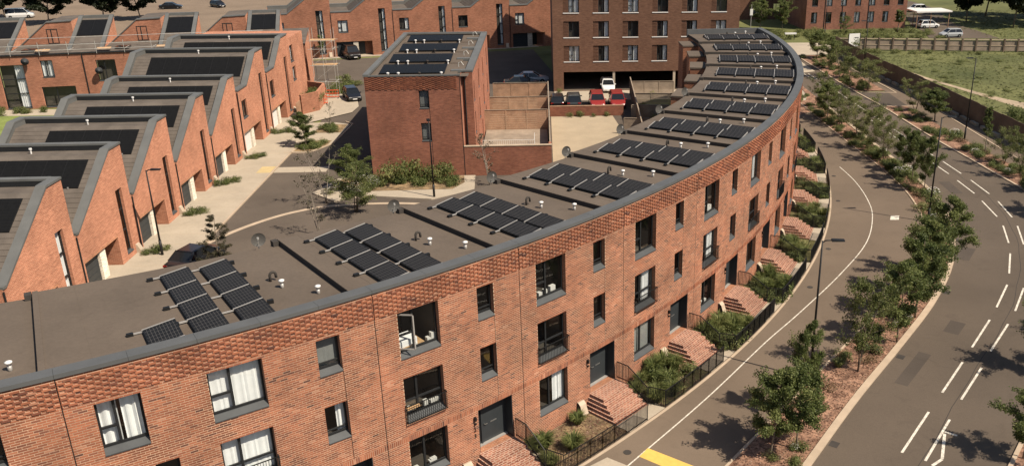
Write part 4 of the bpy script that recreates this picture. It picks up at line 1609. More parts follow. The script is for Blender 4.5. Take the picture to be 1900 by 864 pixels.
def garden_house(label, loc, rz, k):
    """rear wall on local y = 0 facing -y"""
    T = thing('garden_house', label, 'house', loc, rz, 'scaffolded terrace seen from its gardens')
    mp = lambda u, d, z: (u, d, z)
    Wd, ze, zr = (9.9 if k < 4 else 5.2), 6.35, 9.35
    ops = [(1.0, 3.6, 0.1, 5.2, 0.25), (5.4, 6.7, 3.6, 5.6, 0.2), (5.0, 8.6, 0.1, 2.5, 0.4)] if k % 2 == 1 else [(1.3, 3.4, 2.9, 5.4, 0.25), (5.2, 8.4, 0.1, 2.5, 0.4)]
    ops = [o for o in ops if o[1] < Wd]
    w = MB()
    wall_faces(w, mp, [0, Wd], lambda u: ze, -0.1, ops)
    if k == 4:
        w.face([mp(Wd, 0, -0.1), mp(Wd, 12, -0.1), mp(Wd, 12, ze), mp(Wd, 0, ze)])
    # set-back gable and the flanks of the module roof
    q = lambda u, d, z: (u - 1.9, d, z)
    YR = 9.0
    us = [3.9, 7.2, 9.9]
    gz = prof_fn([(3.9, 6.5), (7.2, 9.2), (9.9, 9.3)])
    for a, b in (zip(us[:-1], us[1:]) if k < 4 else ()):
        w.face([q(a, 5.6, ze - 0.4), q(b, 5.6, ze - 0.4), q(b, 5.6, gz(b)), q(a, 5.6, gz(a))])
    if k < 4:
        w.face([q(9.85, 5.6, ze - 0.4), q(9.85, 12, ze - 0.4), q(9.85, 12, 9.3), q(9.85, 5.6, 9.3)])
    w.face([q(3.9, 2.0, ze), q(3.9, YR, ze), q(3.9, YR, zr)])
    w.face([q(0, YR, ze), q(0, 2.0, ze), q(0, YR, zr)])
    w.face([q(3.9, YR + 0.02, ze), q(0, YR + 0.02, ze), q(0, YR + 0.02, zr), q(3.9, YR + 0.02, zr)])
    w.build('wall', M['brick_row'], T)
    r = MB()
    r.face([mp(0, 0.1, ze - 0.02), mp(Wd, 0.1, ze - 0.02), mp(Wd, 5.58, ze + 0.3), mp(0, 5.58, ze + 0.3)])
    r.face([q(0.4, 1.5, ze + 0.02), q(3.5, 1.5, ze + 0.02), q(3.5, YR - 0.1, zr - 0.15), q(0.4, YR - 0.1, zr - 0.15)])
    if k < 4:
        r.face([q(7.2, 5.6, 9.2), q(9.85, 5.6, 9.3), q(9.85, 12, 9.3), q(7.2, 12, 9.2)])
        r.face([q(3.9, 5.6, 6.5), q(7.2, 5.6, 9.2), q(7.2, 12, 9.2), q(3.9, 12, 6.5)])
    else:
        r.face([mp(0, 5.58, ze + 0.3), mp(Wd, 5.58, ze + 0.3), mp(Wd, 12, ze + 0.3), mp(0, 12, ze + 0.3)])
    roof = r.build('roof', M['plank'], T)
    c = MB()
    for x0 in (0.0, 3.45):
        c.hexa([q(x0, 1.5, ze - 0.1), q(x0 + 0.45, 1.5, ze - 0.1), q(x0 + 0.45, YR, zr - 0.2), q(x0, YR, zr - 0.2), q(x0, 1.5, ze + 0.16), q(x0 + 0.45, 1.5, ze + 0.16), q(x0 + 0.45, YR, zr + 0.14), q(x0, YR, zr + 0.14)])
    bar(c, q, 0.0, 3.9, YR + 0.005, YR + 0.4, zr - 0.3, zr + 0.17)
    for (a, za), (b, zb) in ((((3.9, 6.5), (7.2, 9.2)), ((7.2, 9.2), (9.9, 9.3))) if k < 4 else ()):
        c.hexa([q(a, 5.5, za), q(b, 5.5, zb), q(b, 6.0, zb), q(a, 6.0, za), q(a, 5.5, za + 0.13), q(b, 5.5, zb + 0.13), q(b, 6.0, zb + 0.13), q(a, 6.0, za + 0.13)])
    c.build('roof_trim', M['coping2'], roof, uv=False)
    g = MB()
    bar(g, mp, 0, Wd, -0.14, 0.05, ze - 0.12, ze + 0.02)
    g.build('gutter', M['frame'], roof, uv=False)
    p = MB()
    bar(p, mp, -0.05, 0.05, -0.09, -0.01, 0, ze - 0.13)
    p.build('downpipe', M['frame'], T, uv=False)
    me = panel_mesh(1.48, 3.9, 'pv_black', 'black', 0.05)
    sl = math.atan2(zr - ze - 0.17, YR - 1.6)
    for i_ in range(2):
        o = link('solar_panel', me, roof, q(0.46 + 1.5 * i_, 4.7, ze + 0.10 + (4.7 - 1.5) * math.tan(sl)))
        o.rotation_euler = (sl, 0, 0)
    l = MB()
    bar(l, mp, 3.4, 4.9, 1.1, 2.5, ze + 0.05, ze + 0.32)
    l.build('skylight', M['carglass'], roof, uv=False)
    for o in ops:
        big = o[3] - o[2] > 3
        window(T, mp, *o[:4], dep=0.18, style='tall' if big else 'pair', sill=0.06, dress='curtains' if o[3] == 5.6 else 'half' if (big and k == 1) else None)
    r = MB()
    for o in ops:
        bar(r, mp, o[0], o[1], 0.7, 0.75, o[2], o[3])
    r.build('room_lining', M['room'], T, uv=False)
    if k < 4:
        window(T, lambda u, d, z: (u - 1.9, 5.6 + d, z), 7.0, 8.2, ze + 0.35, ze + 2.1, dep=-0.03, style='pair', sill=0)
    return T


gl = ['terraced house at the far left edge with solar roof and tall garden doors', 'terraced house with white-curtained garden window under scaffold', 'terraced house behind the third sawtooth roof, scaffold on its eaves', 'terraced house in the middle of the scaffolded row', 'last house of the scaffolded row, large black solar roof']
for k in range(5):
    garden_house(gl[k], st2 + d2 * (9.95 * k), a2, k)

# scaffold along that eaves line and round the corner
T = thing('scaffold', 'galvanised tube scaffold with boards along the eaves of the back terrace', 'scaffold', st2 + Vector((0, 0, 6.4)))
tb, bd = MB(), MB()


def sc_pt(u, d, z):
    n_ = Vector((-d2.y, d2.x, 0))
    return d2 * u + n_ * d + Vector((0, 0, z))


for dd in (-0.25,):
    for z in (0.35, 0.95):
        tb.tube([sc_pt(-2, dd, z), sc_pt(40, dd, z)], 0.03, 5)
for k in range(14):
    u = 0.6 + 3.0 * k
    tb.tube([sc_pt(u, -0.25, -0.2), sc_pt(u, -0.25, 1.3)], 0.03, 5)
    tb.tube([sc_pt(u, -0.3, 0.3), sc_pt(u + 0.2, 1.4, 0.32)], 0.03, 5)
tb.tube([sc_pt(-2, 2.6, 1.4), sc_pt(40, 2.6, 1.4)], 0.03, 5)
for k in range(6):
    u = 2 + 6.5 * k
    bd.hexa([sc_pt(u, 0.2, 0.2), sc_pt(u + 1.5, 0.2, 0.2), sc_pt(u + 1.5, 0.9, 0.3), sc_pt(u, 0.9, 0.3), sc_pt(u, 0.2, 0.25), sc_pt(u + 1.5, 0.2, 0.25), sc_pt(u + 1.5, 0.9, 0.35), sc_pt(u, 0.9, 0.35)])
o = tb.build('tubes', M['galv'], T, uv=False)
o['kind'] = 'stuff'
o = bd.build('boards', M['wood'], T, uv=False)
o['kind'] = 'stuff'
T = thing('scaffold_tower', 'scaffold tower with ladders at the end of the left terrace', 'scaffold', (-28.6, 111.5, 0))
tb, bd = MB(), MB()
for x in (0, 1.3, 2.6):
    for y in (0, 1.4):
        tb.tube([(x, y, 0), (x, y, 8.4)], 0.03, 5)
for z in (2, 4, 6, 7.0):
    for y in (0, 1.4):
        tb.tube([(-0.4, y, z), (3.0, y, z)], 0.03, 5)
    for x in (0, 1.3, 2.6):
        tb.tube([(x, -0.2, z), (x, 1.6, z)], 0.03, 5)
    tb.tube([(0, 0, z - 2), (2.6, 0, z)], 0.025, 5)
    if z in (4, 7.0):
        bd.box(-0.2, 2.8, 0.1, 1.3, z + 0.03, z + 0.07)
o = tb.build('tubes', M['galv'], T, uv=False)
o['kind'] = 'stuff'
o = bd.build('boards', M['wood'], T, uv=False)
o['kind'] = 'stuff'

# ------------------------------------------------------------------ flat roofed red block
T = thing('brick_block', 'flat roofed red brick block with patterned top course in the middle of the street', 'house', (-15.7, 77.4, 0))
W_, ZB = 8.2, 9.1
mpF = lambda u, d, z: (u, d, z)
ops = [(4.57, 5.42, 6.25, 7.85, 0.22), (4.57, 5.42, 3.3, 4.95, 0.22)]
w = MB()
wall_faces(w, mpF, [0, W_], lambda u: ZB, -0.1, ops)
w.face([(0, 24.5, -0.1), (0, 0, -0.1), (0, 0, ZB), (0, 24.5, ZB)])
w.face([(W_, 0, -0.1), (W_, 1.75, -0.1), (W_, 1.75, ZB), (W_, 0, ZB)])
w.face([(W_, 1.75, -0.1), (W_ + 0.95, 1.75, -0.1), (W_ + 0.95, 1.75, ZB), (W_, 1.75, ZB)])
bays = [(1.75, 7.7), (7.7, 13.9), (13.9, 20.1), (20.1, 24.5)]
mpS = lambda u, d, z: (W_ + 0.95 - d, u, z)
sops = []
for a, b in bays:
    sops += [(a + 1.0, a + 2.0, 6.2, 8.0, 0.25), (a + 1.0, a + 2.0, 3.2, 5.2, 0.25), (a + 3.4, a + 4.6, 0.3, 2.4, 0.25)]
wall_faces(w, mpS, [1.75, 24.5], lambda u: ZB, -0.1, sops)
w.face([(W_ + 0.95, 24.5, -0.1), (0, 24.5, -0.1), (0, 24.5, ZB), (W_ + 0.95, 24.5, ZB)])
w.build('wall', M['brick_blk'], T)
for o in ops:
    window(T, mpF, *o[:4], dep=0.12, style='small', sill=0.12, dress='greyblind')
for o in sops:
    window(T, mpS, *o[:4], dep=0.15, style='pair', sill=0.1)
r = MB()
bar(r, mpF, 4.3, 5.7, 0.6, 0.65, 3, 8)
bar(r, mpS, 1.8, 24.3, 0.5, 0.55, 0.1, 8.2)
r.build('room_lining', M['room'], T, uv=False)
j = MB()
bar(j, mpF, 5.43, 5.46, -0.012, 0.01, 0, 8.0)
bar(j, mpF, W_ - 0.04, W_ + 0.02, -0.012, 0.01, 0.1, ZB)
j.build('movement_joint', M['frame'], T, uv=False)
p_ = MB()
p_.tube([(W_ + 0.25, 1.66, 0.1), (W_ + 0.25, 1.66, ZB - 0.3)], 0.055, 8)
p_.lathe([(0.09, 0), (0.16, 0.3)], (W_ + 0.25, 1.6, ZB - 0.5), 8)
p_.build('downpipe', M['frame'], T, uv=False)
# patterned top: every second brick stands proud
pb = MB()
prr = random.Random(11)
for c in range(13):
    z0 = 7.95 + c * 0.085
    for k in range(30):
        if (k + c // 1) % 2:
            continue
        u = 0.1 + k * 0.27 + (c % 2) * 0.0
        if u + 0.25 > W_ - 0.06:
            continue
        pb.box(u, u + 0.25, -0.045, 0.01, z0, z0 + 0.072, 0, 0.3 + prr.random() * 0.5)
o = pb.build('proud_bricks', M['brick_c'], T, uv=False, attr=True)
o['kind'] = 'stuff'
r = MB()
r.face([(0.3, 0.3, ZB - 0.12), (W_ + 0.7, 0.3, ZB - 0.12), (W_ + 0.7, 24.3, ZB - 0.12), (0.3, 24.3, ZB - 0.12)])
for a, b in bays:
    r.hexa([(0.8, a - 1.2, ZB - 0.12), (W_ - 0.3, a - 1.2, ZB - 0.12), (W_ - 0.3, a + 1.6, ZB - 0.12), (0.8, a + 1.6, ZB - 0.12), (0.8, a - 1.2, ZB - 0.05), (W_ - 0.3, a - 1.2, ZB - 0.05), (W_ - 0.3, a + 1.6, ZB + 0.15), (0.8, a + 1.6, ZB + 0.15)], 0)
roof = r.build('roof', M['felt'], T)
c = MB()
c.box(-0.06, 0.42, -0.06, 24.55, ZB, ZB + 0.2)
c.box(0.425, W_ + 0.06, -0.06, 0.1, ZB, ZB + 0.12)
c.box(0.425, W_ + 1.0, 24.2, 24.55, ZB, ZB + 0.2)
c.build('coping', M['coping2'], roof, uv=False)
for i, (a, b) in enumerate(bays):
    c = MB()
    c.box(W_ + 0.35, W_ + 1.01, a + 0.0, b - 0.01, ZB - 0.05, ZB + 0.16)
    c.box(W_ - 0.9, W_ + 0.345, a, a + 0.55, ZB - 0.1, ZB + 0.15)
    c.build('coping', M['coping2'], roof, uv=False)
    v = MB()
    pts = [(W_ - 0.35, a + 1.6, ZB), (W_ - 0.35, a + 1.6, ZB + 0.5), (W_ - 0.1, a + 1.6, ZB + 0.6), (W_ + 0.1, a + 1.6, ZB + 0.3)]
    v.tube(pts, 0.04, 6)
    v.build('drain_pipe', M['galv'], roof, uv=False)
    for vx in (2.0, 2.9, 4.7, 6.6):
        v = MB()
        v.lathe([(0.06, 0), (0.06, 0.25), (0.13, 0.28), (0.13, 0.36), (0, 0.4)], (vx, max(0.5, a - 1.35), ZB - 0.12), 8)
        v.build('roof_vent', M['white'] if vx != 4.7 else M['felt_dark'], roof, uv=False)
    A = thing('solar_array', '%s black solar row from the front on the flat roofed red block' % ORD[i], 'solar panels', (-15.7 + 1.15, 77.4 + a - 1.15 + (0.35 if i == 0 else 0), ZB + 0.12), 0, 'solar rows on the red block')
    me = panel_mesh(1.12, 2.9 if i < 3 else 2.6, 'pv_black', 'black', 0.06)
    for k in range(5):
        o = link('solar_panel', me, A, (1.14 * k, 0, 0))
        o.rotation_euler = (0.08, 0, 0)

# garden wall, gardens and timber fences beside the block
T = thing('garden_wall', 'red brick garden wall beside the flat roofed block, thin tree before it', 'wall', (-7.48, 77.42, 0))
w = MB()
w.box(0.002, 7.8, 0, 0.24, -0.1, 2.72)
w.box(7.56, 7.8, 0.245, 1.2, -0.1, 2.72)
w.build('brickwork', M['brick_blk'], T)
c = MB()
c.box(0.0, 7.84, -0.04, 0.28, 2.72, 2.78)
c.build('coping', M['kerb'], T)
mb = MB()
mb.box(-6.5, 0.05, 79, 110, -0.1, 0.06)
struct('garden_ground', mb, M['yard'])
mb = MB()
mb.box(-6.4, 0.0, 78.6, 91.8, 0.07, 0.55)
o = mb.build('deck', M['timber_grey'])
tag(o, 'raised greyish boarded terrace behind the red garden wall', 'terrace')


def board_fence(label, a, b, h, z=0.0, n=None, mat='timber', group=None, post=True):
    """close boarded fence from a to b; every panel of boards is a piece"""
    a, b = Vector(a), Vector(b)
    L = (b - a).length
    d = (b - a).normalized()
    ang = math.atan2(d.y, d.x)
    T = thing('timber_fence', label, 'fence', (a.x, a.y, z), ang, group)
    n = n or max(1, int(round(L / 2.0)))
    rows = 11
    hb = h / rows
    me = MB()
    me.box(0.06, L / n - 0.06, -0.012, 0.012, 0, hb - 0.018)
    m1 = me.mesh('board', M[mat])
    pm = MB()
    pm.box(-0.05, 0.05, -0.05, 0.05, -0.1, h + 0.03)
    m2 = pm.mesh('post', M[mat])
    for k in range(n):
        for r_ in range(rows):
            link('board', m1, T, (L * k / n, RNG.uniform(-0.006, 0.006), 0.03 + hb * r_))
    for k in range(n + 1):
        link('post', m2, T, (L * k / n, 0, 0))
    c = MB()
    c.box(0, L, -0.06, 0.06, h + 0.03, h + 0.07)
    c.build('capping', M['timber_grey'], T)
    return T


for i, y in enumerate((91.9, 101.0, 109.4)):
    board_fence('%s timber garden fence back from the red garden wall' % ORD[i], (-6.55, y), (0.05, y), (2.6, 2.0, 1.9)[i], group='fences beside the red block', z=0.0)
board_fence('long timber fence between the terrace gardens and the gravel yard', (0.22, 78.8), (0.22, 110), 1.9, n=12, mat='timber')
T = thing('terrace_railing', 'white metal railing and furniture on the raised terrace', 'railing', (-6.3, 84.0, 0.55))
r = MB()
for z in (0.05, 0.5, 0.95):
    r.tube([(0, 0, z), (5.0, 0, z)], 0.02, 5)
for k in range(26):
    r.tube([(0.2 * k, 0, 0.05), (0.2 * k, 0, 0.95)], 0.012, 4)
for z in (0.05, 0.95):
    r.tube([(5.0, 0, z), (5.0, 2.6, z)], 0.02, 5)
for k in range(12):
    r.tube([(5.0, 0.2 + 0.2 * k, 0.05), (5.0, 0.2 + 0.2 * k, 0.95)], 0.012, 4)
o = r.build('bars', M['white'], T, uv=False)
o['kind'] = 'stuff'

T = thing('planter_wall', 'low red brick wall behind the gravel yard with small plants', 'wall', (0.35, 99.5, 0))
w = MB()
w.box(0, 8.4, 0, 0.25, 0, 1.15)
w.build('brickwork', M['brick_blk'], T)
c = MB()
c.box(-0.01, 8.45, -0.03, 0.28, 1.15, 1.2)
c.build('coping', M['timber'], T)

# gardens behind the crescent
cg = [((1169, 152), (1250, 151)), ((1175, 173.6), (1275, 173.6)), ((1172, 195.5), (1240, 196)), ((1158, 219.5), (1215, 221))]
for i, (a, b) in enumerate(cg):
    pa, pb_ = at(*a, 1.75), at(*b, 1.75)
    board_fence('%s grey garden fence behind the crescent, from the back' % ORD[i], pa[:2], pb_[:2], 1.75, mat='timber_grey', group='garden fences behind the crescent', z=0)
pa, pb_ = at(1170, 158, 1.9), at(1160, 222, 1.9)
board_fence('dark fence running along the yard behind the crescent gardens', (9.6, 87.5), (10.6, 111), 2.1, mat='hoard')

# ------------------------------------------------------------------ brown flats
T = thing('brown_flats', 'tall brown brick flats over an open car port in the upper middle', 'building', (0.95, 113.0, 0))
mpB = lambda u, d, z: (u, d, z)
BW, BH = 23.7, 16.3
ops = [(1.3, 16.9, 0.02, 2.5, 14.0), (17.2, 22.5, 0.02, 2.5, 9.0)]
wins = []
for c in range(6):
    u0 = 1.38 + 3.735 * c
    for r_ in range(5):
        z0 = 3.82 + 3.03 * r_
        if z0 + 2 < BH:
            ops.append((u0, u0 + 1.98, z0, z0 + 1.98, 0.14))
            wins.append((u0 + 0.66, u0 + 1.96, z0, z0 + 1.96, c, r_))
w = MB()
wall_faces(w, mpB, [0, BW], lambda u: BH, -0.1, ops)
w.face([(0, 30, -0.1), (0, 0, -0.1), (0, 0, BH), (0, 30, BH)])
w.face([(BW, 0, -0.1), (BW, 20, -0.1), (BW, 20, BH), (BW, 0, BH)])
w.face([(0, 0, BH), (BW, 0, BH), (BW, 30, BH), (0, 30, BH)])
w.face([(BW, 30, 0), (0, 30, 0), (0, 30, BH), (BW, 30, BH)])
for u0, u1, z0, z1, c, r_ in wins:
    w.face([(u0 - 0.66, 0.139, z0), (u0 + 0.0, 0.139, z0), (u0 + 0.0, 0.139, z1), (u0 - 0.66, 0.139, z1)])
w.build('wall', M['brick_brn'], T)
hb = MB()
for u0, u1, z0, z1, c, r_ in wins:
    for k in range(11):
        bar(hb, mpB, u0 - 0.64, u0 - 0.02, 0.10, 0.138, z0 + 0.05 + k * 0.178, z0 + 0.14 + k * 0.178)
o = hb.build('ribbed_bricks', M['brick_brn'], T)
o['kind'] = 'stuff'
br = random.Random(21)
for u0, u1, z0, z1, c, r_ in wins:
    wd = window(T, mpB, u0, u1, z0, z1, dep=0.16, style='large', sill=0.0, dress=br.choice(['half', 'curtains', None, 'curtains', 'half', None]), rnd=br)
    s = MB()
    bar(s, mpB, u0 - 0.7, u1 + 0.03, -0.06, 0.0, z0 - 0.09, z0 + 0.01)
    s.build('stone_sill', M['white'], wd, uv=False)
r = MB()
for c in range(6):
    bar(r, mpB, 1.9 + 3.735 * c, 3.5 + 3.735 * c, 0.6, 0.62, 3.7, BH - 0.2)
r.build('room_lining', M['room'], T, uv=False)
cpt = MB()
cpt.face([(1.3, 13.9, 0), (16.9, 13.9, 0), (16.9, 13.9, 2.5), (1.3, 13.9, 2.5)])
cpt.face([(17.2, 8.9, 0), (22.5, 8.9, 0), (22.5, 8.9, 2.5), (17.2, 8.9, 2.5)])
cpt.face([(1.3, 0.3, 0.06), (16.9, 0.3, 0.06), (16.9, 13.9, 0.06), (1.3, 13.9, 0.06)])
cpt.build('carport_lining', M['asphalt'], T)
for u in (7.6, 15.4):
    c = MB()
    c.box(u, u + 0.3, 0.1, 0.4, 0, 2.5)
    c.build('column', M['paving'], T)
# neighbours in its shade
T = thing('dark_house', 'dark brick house end seen in the shade between far terrace and brown flats', 'house', (-1.5, 170, 0))
w = MB()
wall_faces(w, mpF, [0, 9], lambda u: 9, -0.1, [(0.8, 2.2, 5, 6.6, 0.2), (4.8, 6.2, 5, 6.6, 0.2), (0.8, 2.2, 2, 3.6, 0.2)])
w.face([(0, 8, 0), (0, 0, 0), (0, 0, 9), (0, 8, 9)])
w.face([(9, 0, 0), (9, 8, 0), (9, 8, 9), (9, 0, 9)])
w.face([(0, 0, 9), (9, 0, 9), (9, 8, 9), (0, 8, 9)])
w.build('wall', M['brick_brn'], T)
for o in [(0.8, 2.2, 5, 6.6), (4.8, 6.2, 5, 6.6), (0.8, 2.2, 2, 3.6)]:
    window(T, mpF, *o, dep=0.12, style='pair', sill=0.05)

# ------------------------------------------------------------------ rose brick flats on the right
fa = math.radians(4)
T = thing('rose_flats', 'rose brick flats at the top right above the timber fence', 'building', (48.2, 164.0, 0), fa)
ops, wins = [], []
FWD = 19.6
for c in range(7):
    u0 = 1.0 + 2.78 * c
    for r_ in range(4):
        z0 = 1.2 + 3.05 * r_
        ops.append((u0, u0 + 1.15, z0, z0 + 1.95, 0.2))
        wins.append((u0, u0 + 1.15, z0, z0 + 1.95))
w = MB()
wall_faces(w, mpF, [0, FWD], lambda u: 13.5, -0.1, [o for o in ops if o[1] < FWD])
w.face([(0, 14, 0), (0, 0, 0), (0, 0, 13.5), (0, 14, 13.5)])
w.face([(FWD, 0, 0), (FWD, 14, 0), (FWD, 14, 13.5), (FWD, 0, 13.5)])
w.face([(0, 0, 13.5), (FWD, 0, 13.5), (FWD, 14, 13.5), (0, 14, 13.5)])
w.build('wall', M['brick_far'], T)
for q in wins:
    if q[1] < FWD:
        window(T, mpF, *q, dep=0.15, style='large', sill=0.06, dress=br.choice(['half', 'curtains', 'curtains', None]), rnd=br)
r = MB()
bar(r, mpF, 0.3, FWD - 0.3, 0.7, 0.75, 0.5, 13.2)
r.build('room_lining', M['room'], T, uv=False)
j = MB()
for u in (3.55, 6.9, 12.0):
    bar(j, mpF, u, u + 0.1, -0.09, -0.01, 0, 13.2)
j.build('downpipe', M['frame'], T, uv=False)
T = thing('shaded_wing', 'brick wing in deep shade behind young trees beyond the end of the crescent', 'building', (27, 178, 0), 0.05)
w = MB()
wop = [(2 + 4.2 * c, 3.4 + 4.2 * c, 1.2 + 3.05 * r_, 3.1 + 3.05 * r_, 0.2) for c in range(5) for r_ in range(3)]
wall_faces(w, mpF, [0, 24], lambda u: 13.5, -0.1, wop)
w.face([(0, 12, 0), (0, 0, 0), (0, 0, 13.5), (0, 12, 13.5)])
w.face([(24, 0, 0), (24, 12, 0), (24, 12, 13.5), (24, 0, 13.5)])
w.build('wall', M['brick_brn'], T)
for o in wop:
    window(T, mpF, *o[:4], dep=0.12, style='pair', sill=0.05)

# carport by the rose flats
p0 = at(1672, 62)
T = thing('car_canopy', 'pale flat canopy on thin posts beside the rose flats', 'canopy', (69.0, 163.5, 0), 0.06)
c = MB()
c.box(0, 7.0, 0, 4.5, 3.0, 3.25)
c.build('canopy_roof', M['white'], T, uv=False)
pm = MB()
pm.tube([(0, 0, 0), (0, 0, 3.0)], 0.07, 6)
pm = pm.mesh('post', M['timber'], uv=False)
for x, y in ((0.3, 0.3), (3.0, 0.3), (6.6, 0.3), (1.5, 4.2), (5.0, 4.2)):
    link('post', pm, T, (x, y, 0))

# ------------------------------------------------------------------ boundary fences of the field
hp = [(50.6, 60), (49.6, 72), (48.7, 84.5), (48.2, 91), (47.5, 101.3), (46.9, 110), (46.4, 118), (46.3, 130), (46.6, 141)]
HP = smooth_line(hp, 37)
T = thing('site_hoarding', 'tall dark boarded hoarding between the pavement and the rough field', 'hoarding', (HP[0][0], HP[0][1], 0))
o0 = Vector((HP[0][0], HP[0][1], 0))
for i in range(len(HP) - 1):
    a, b = Vector((*HP[i], 0)), Vector((*HP[i + 1], 0))
    d = (b - a).normalized()
    n_ = Vector((d.y, -d.x, 0)) * 0.02
    za, zb = zg(*HP[i]), zg(*HP[i + 1])
    m_ = MB()
    a2_, b2_ = a - o0 + d * 0.01, b - o0 - d * 0.01
    hh = 2.35 + (0.05 if i % 3 == 0 else 0)
    m_.hexa([a2_ - n_ + Vector((0, 0, za)), b2_ - n_ + Vector((0, 0, zb)), b2_ + n_ + Vector((0, 0, zb)), a2_ + n_ + Vector((0, 0, za)), a2_ - n_ + Vector((0, 0, za + hh)), b2_ - n_ + Vector((0, 0, zb + hh)), b2_ + n_ + Vector((0, 0, zb + hh)), a2_ + n_ + Vector((0, 0, za + hh))])
    m_.build('panel', M['hoard'], T)
    m_ = MB()
    c_ = a - o0 - n_ * 12
    m_.box(c_.x - 0.28, c_.x + 0.12, c_.y - 0.75, c_.y + 0.75, za, za + 0.32)
    m_.build('ballast_block', M['paving'], T)
f0, f1 = Vector((47.2, 141.6, 0)), Vector((95, 135.2, 0))
d = (f1 - f0).normalized()
T = thing('post_and_board_fence', 'long sunlit timber fence with brown posts along the far side of the field', 'fence', f0, math.atan2(d.y, d.x))
L_ = (f1 - f0).length
nb = 22
pm = MB()
pm.box(-0.11, 0.11, -0.16, 0.06, 0, 2.1)
pm = pm.mesh('post', M['hoard'])
bm_ = MB()
bm_.box(0.12, L_ / nb - 0.12, 0.0, 0.05, 0.15, 0.9)
bm_ = bm_.mesh('board', M['timber_grey'])
bm2 = MB()
bm2.box(0.12, L_ / nb - 0.12, 0.06, 0.1, 1.0, 1.75)
bm2 = bm2.mesh('board', M['timber_grey'])
rm = MB()
rm.box(0.0, L_ / nb, -0.05, 0.12, 1.85, 1.95)
rm.box(0.0, L_ / nb, -0.05, -0.004, 0.9, 1.0)
rm = rm.mesh('rail', M['kerb'])
for k in range(nb):
    link('board', bm_, T, (L_ * k / nb, 0, 0))
    link('board', bm2, T, (L_ * k / nb, 0, 0))
    link('rail', rm, T, (L_ * k / nb, 0, 0))
    link('post', pm, T, (L_ * k / nb, 0, 0))

# ------------------------------------------------------------------ plants
def rand_unit(r):
    z = r.uniform(-1, 1)
    a = r.uniform(0, 2 * math.pi)
    q = math.sqrt(1 - z * z)
    return Vector((q * math.cos(a), q * math.sin(a), z))


def leaf_quad(mb, p, n, size, r, tone, m=0, aspect=0.62):
    """one leaf: two triangles folded along the midrib"""
    t = n.orthogonal().normalized()
    t = (Matrix.Rotation(r.uniform(0, 6.28), 3, n) @ t)
    b = n.cross(t)
    L, Wd = size, size * aspect
    fold = n * (-0.18 * Wd)
    v = [p - t * L * 0.5, p + b * Wd * 0.5 + fold, p + t * L * 0.5, p - b * Wd * 0.5 + fold]
    k = len(mb.v)
    mb.v += [tuple(q) for q in v]
    mb.f += [(k, k + 1, k + 2), (k, k + 2, k + 3)]
    mb.m += [m, m]
    mb.a += [tone, tone]


def make_tree(seed, h, cr, kind, leafn=2600, leaf=0.17):
    """trunk and crown meshes of one young tree, foot at the origin"""
    r = random.Random(seed)
    tr, cr_mb = MB(), MB()
    stems = 1 if kind in ('a', 'c', 'pine') else 3
    tips = []
    for s in range(stems):
        lean = Vector((r.uniform(-1, 1), r.uniform(-1, 1), 0)) * (0.08 if stems == 1 else 0.28)
        pts, rad = [], []
        hs = h * r.uniform(0.86, 0.97)
        for k in range(7):
            t = k / 6
            pts.append(Vector((lean.x * hs * t + 0.05 * h * math.sin(3 * t + s) * t * 0.5, lean.y * hs * t, hs * t)) + Vector((0.08 * s, 0.06 * (s % 2), -0.05 if k == 0 else 0)))
            rad.append((0.012 * h if stems == 1 else 0.008 * h) * (1 - 0.82 * t))
        tr.tube(pts, rad, 6)
        nb = 20 if stems == 1 else (6 if kind == 'birch' else 10)
        for q in range(nb):
            base_t = 0.22 if kind == 'a' else 0.18 if kind in ('b', 'birch') else 0.38 if kind == 'c' else 0.15
            t = base_t + (0.98 - base_t) * (q + r.random()) / nb
            i = min(5, int(t * 6))
            p = pts[i].lerp(pts[i + 1], t * 6 - i)
            az = q * 2.4 + r.uniform(-0.4, 0.4)
            if kind == 'pine':
                ln = cr * (1.05 - 0.8 * t) * r.uniform(0.6, 1.1)
                up = r.uniform(0.1, 0.5)
            elif kind == 'c':
                ln = cr * (0.9 if t < 0.75 else 0.6) * r.uniform(0.45, 0.9)
                up = r.uniform(0.8, 1.5)
            else:
                env = math.sin(math.pi * min(1, max(0.08, (t - base_t + 0.12) / (1.12 - base_t)))) ** 0.7
                ln = cr * env * r.uniform(0.55, 1.15)
                up = r.uniform(0.15, 0.9)
            d = Vector((math.cos(az), math.sin(az), up)).normalized()
            e1 = p + d * ln * 0.55
            e2 = p + d * ln + Vector((r.uniform(-0.1, 0.1), r.uniform(-0.1, 0.1), r.uniform(-0.05, 0.12) * ln))
            tr.tube([p, e1, e2], [0.0045 * h * (1.1 - t), 0.003 * h * (1.1 - t), 0.006], 4, cap=False)
            for w in range(6):
                f = r.uniform(0.25, 1.0)
                b0 = p.lerp(e2, f)
                sd = (d + rand_unit(r) * 0.9).normalized()
                b1 = b0 + sd * ln * r.uniform(0.15, 0.45)
                tr.tube([b0, b1], [0.008, 0.004], 3, cap=False)
                tips.append((b0, b1, r.random()))
            tips.append((e1, e2, r.random()))
    n_each = max(4, leafn // len(tips))
    for p0, p1, tone in tips:
        rad = cr * (0.17 if kind != 'pine' else 0.07)
        for k in range(int(n_each * r.uniform(0.5, 1.4))):
            o = rand_unit(r) * rad * (r.random() ** 0.45)
            o.z *= 0.75
            n = (rand_unit(r) + Vector((0, 0, 0.55))).normalized()
            p = p0.lerp(p1, r.uniform(0.1, 1.12))
            leaf_quad(cr_mb, p + o, n, leaf * r.uniform(0.65, 1.25), r, min(1, max(0, tone * 0.55 + r.random() * 0.45)), aspect=0.62 if kind != 'pine' else 0.16)
    return tr, cr_mb


PROTO = {}


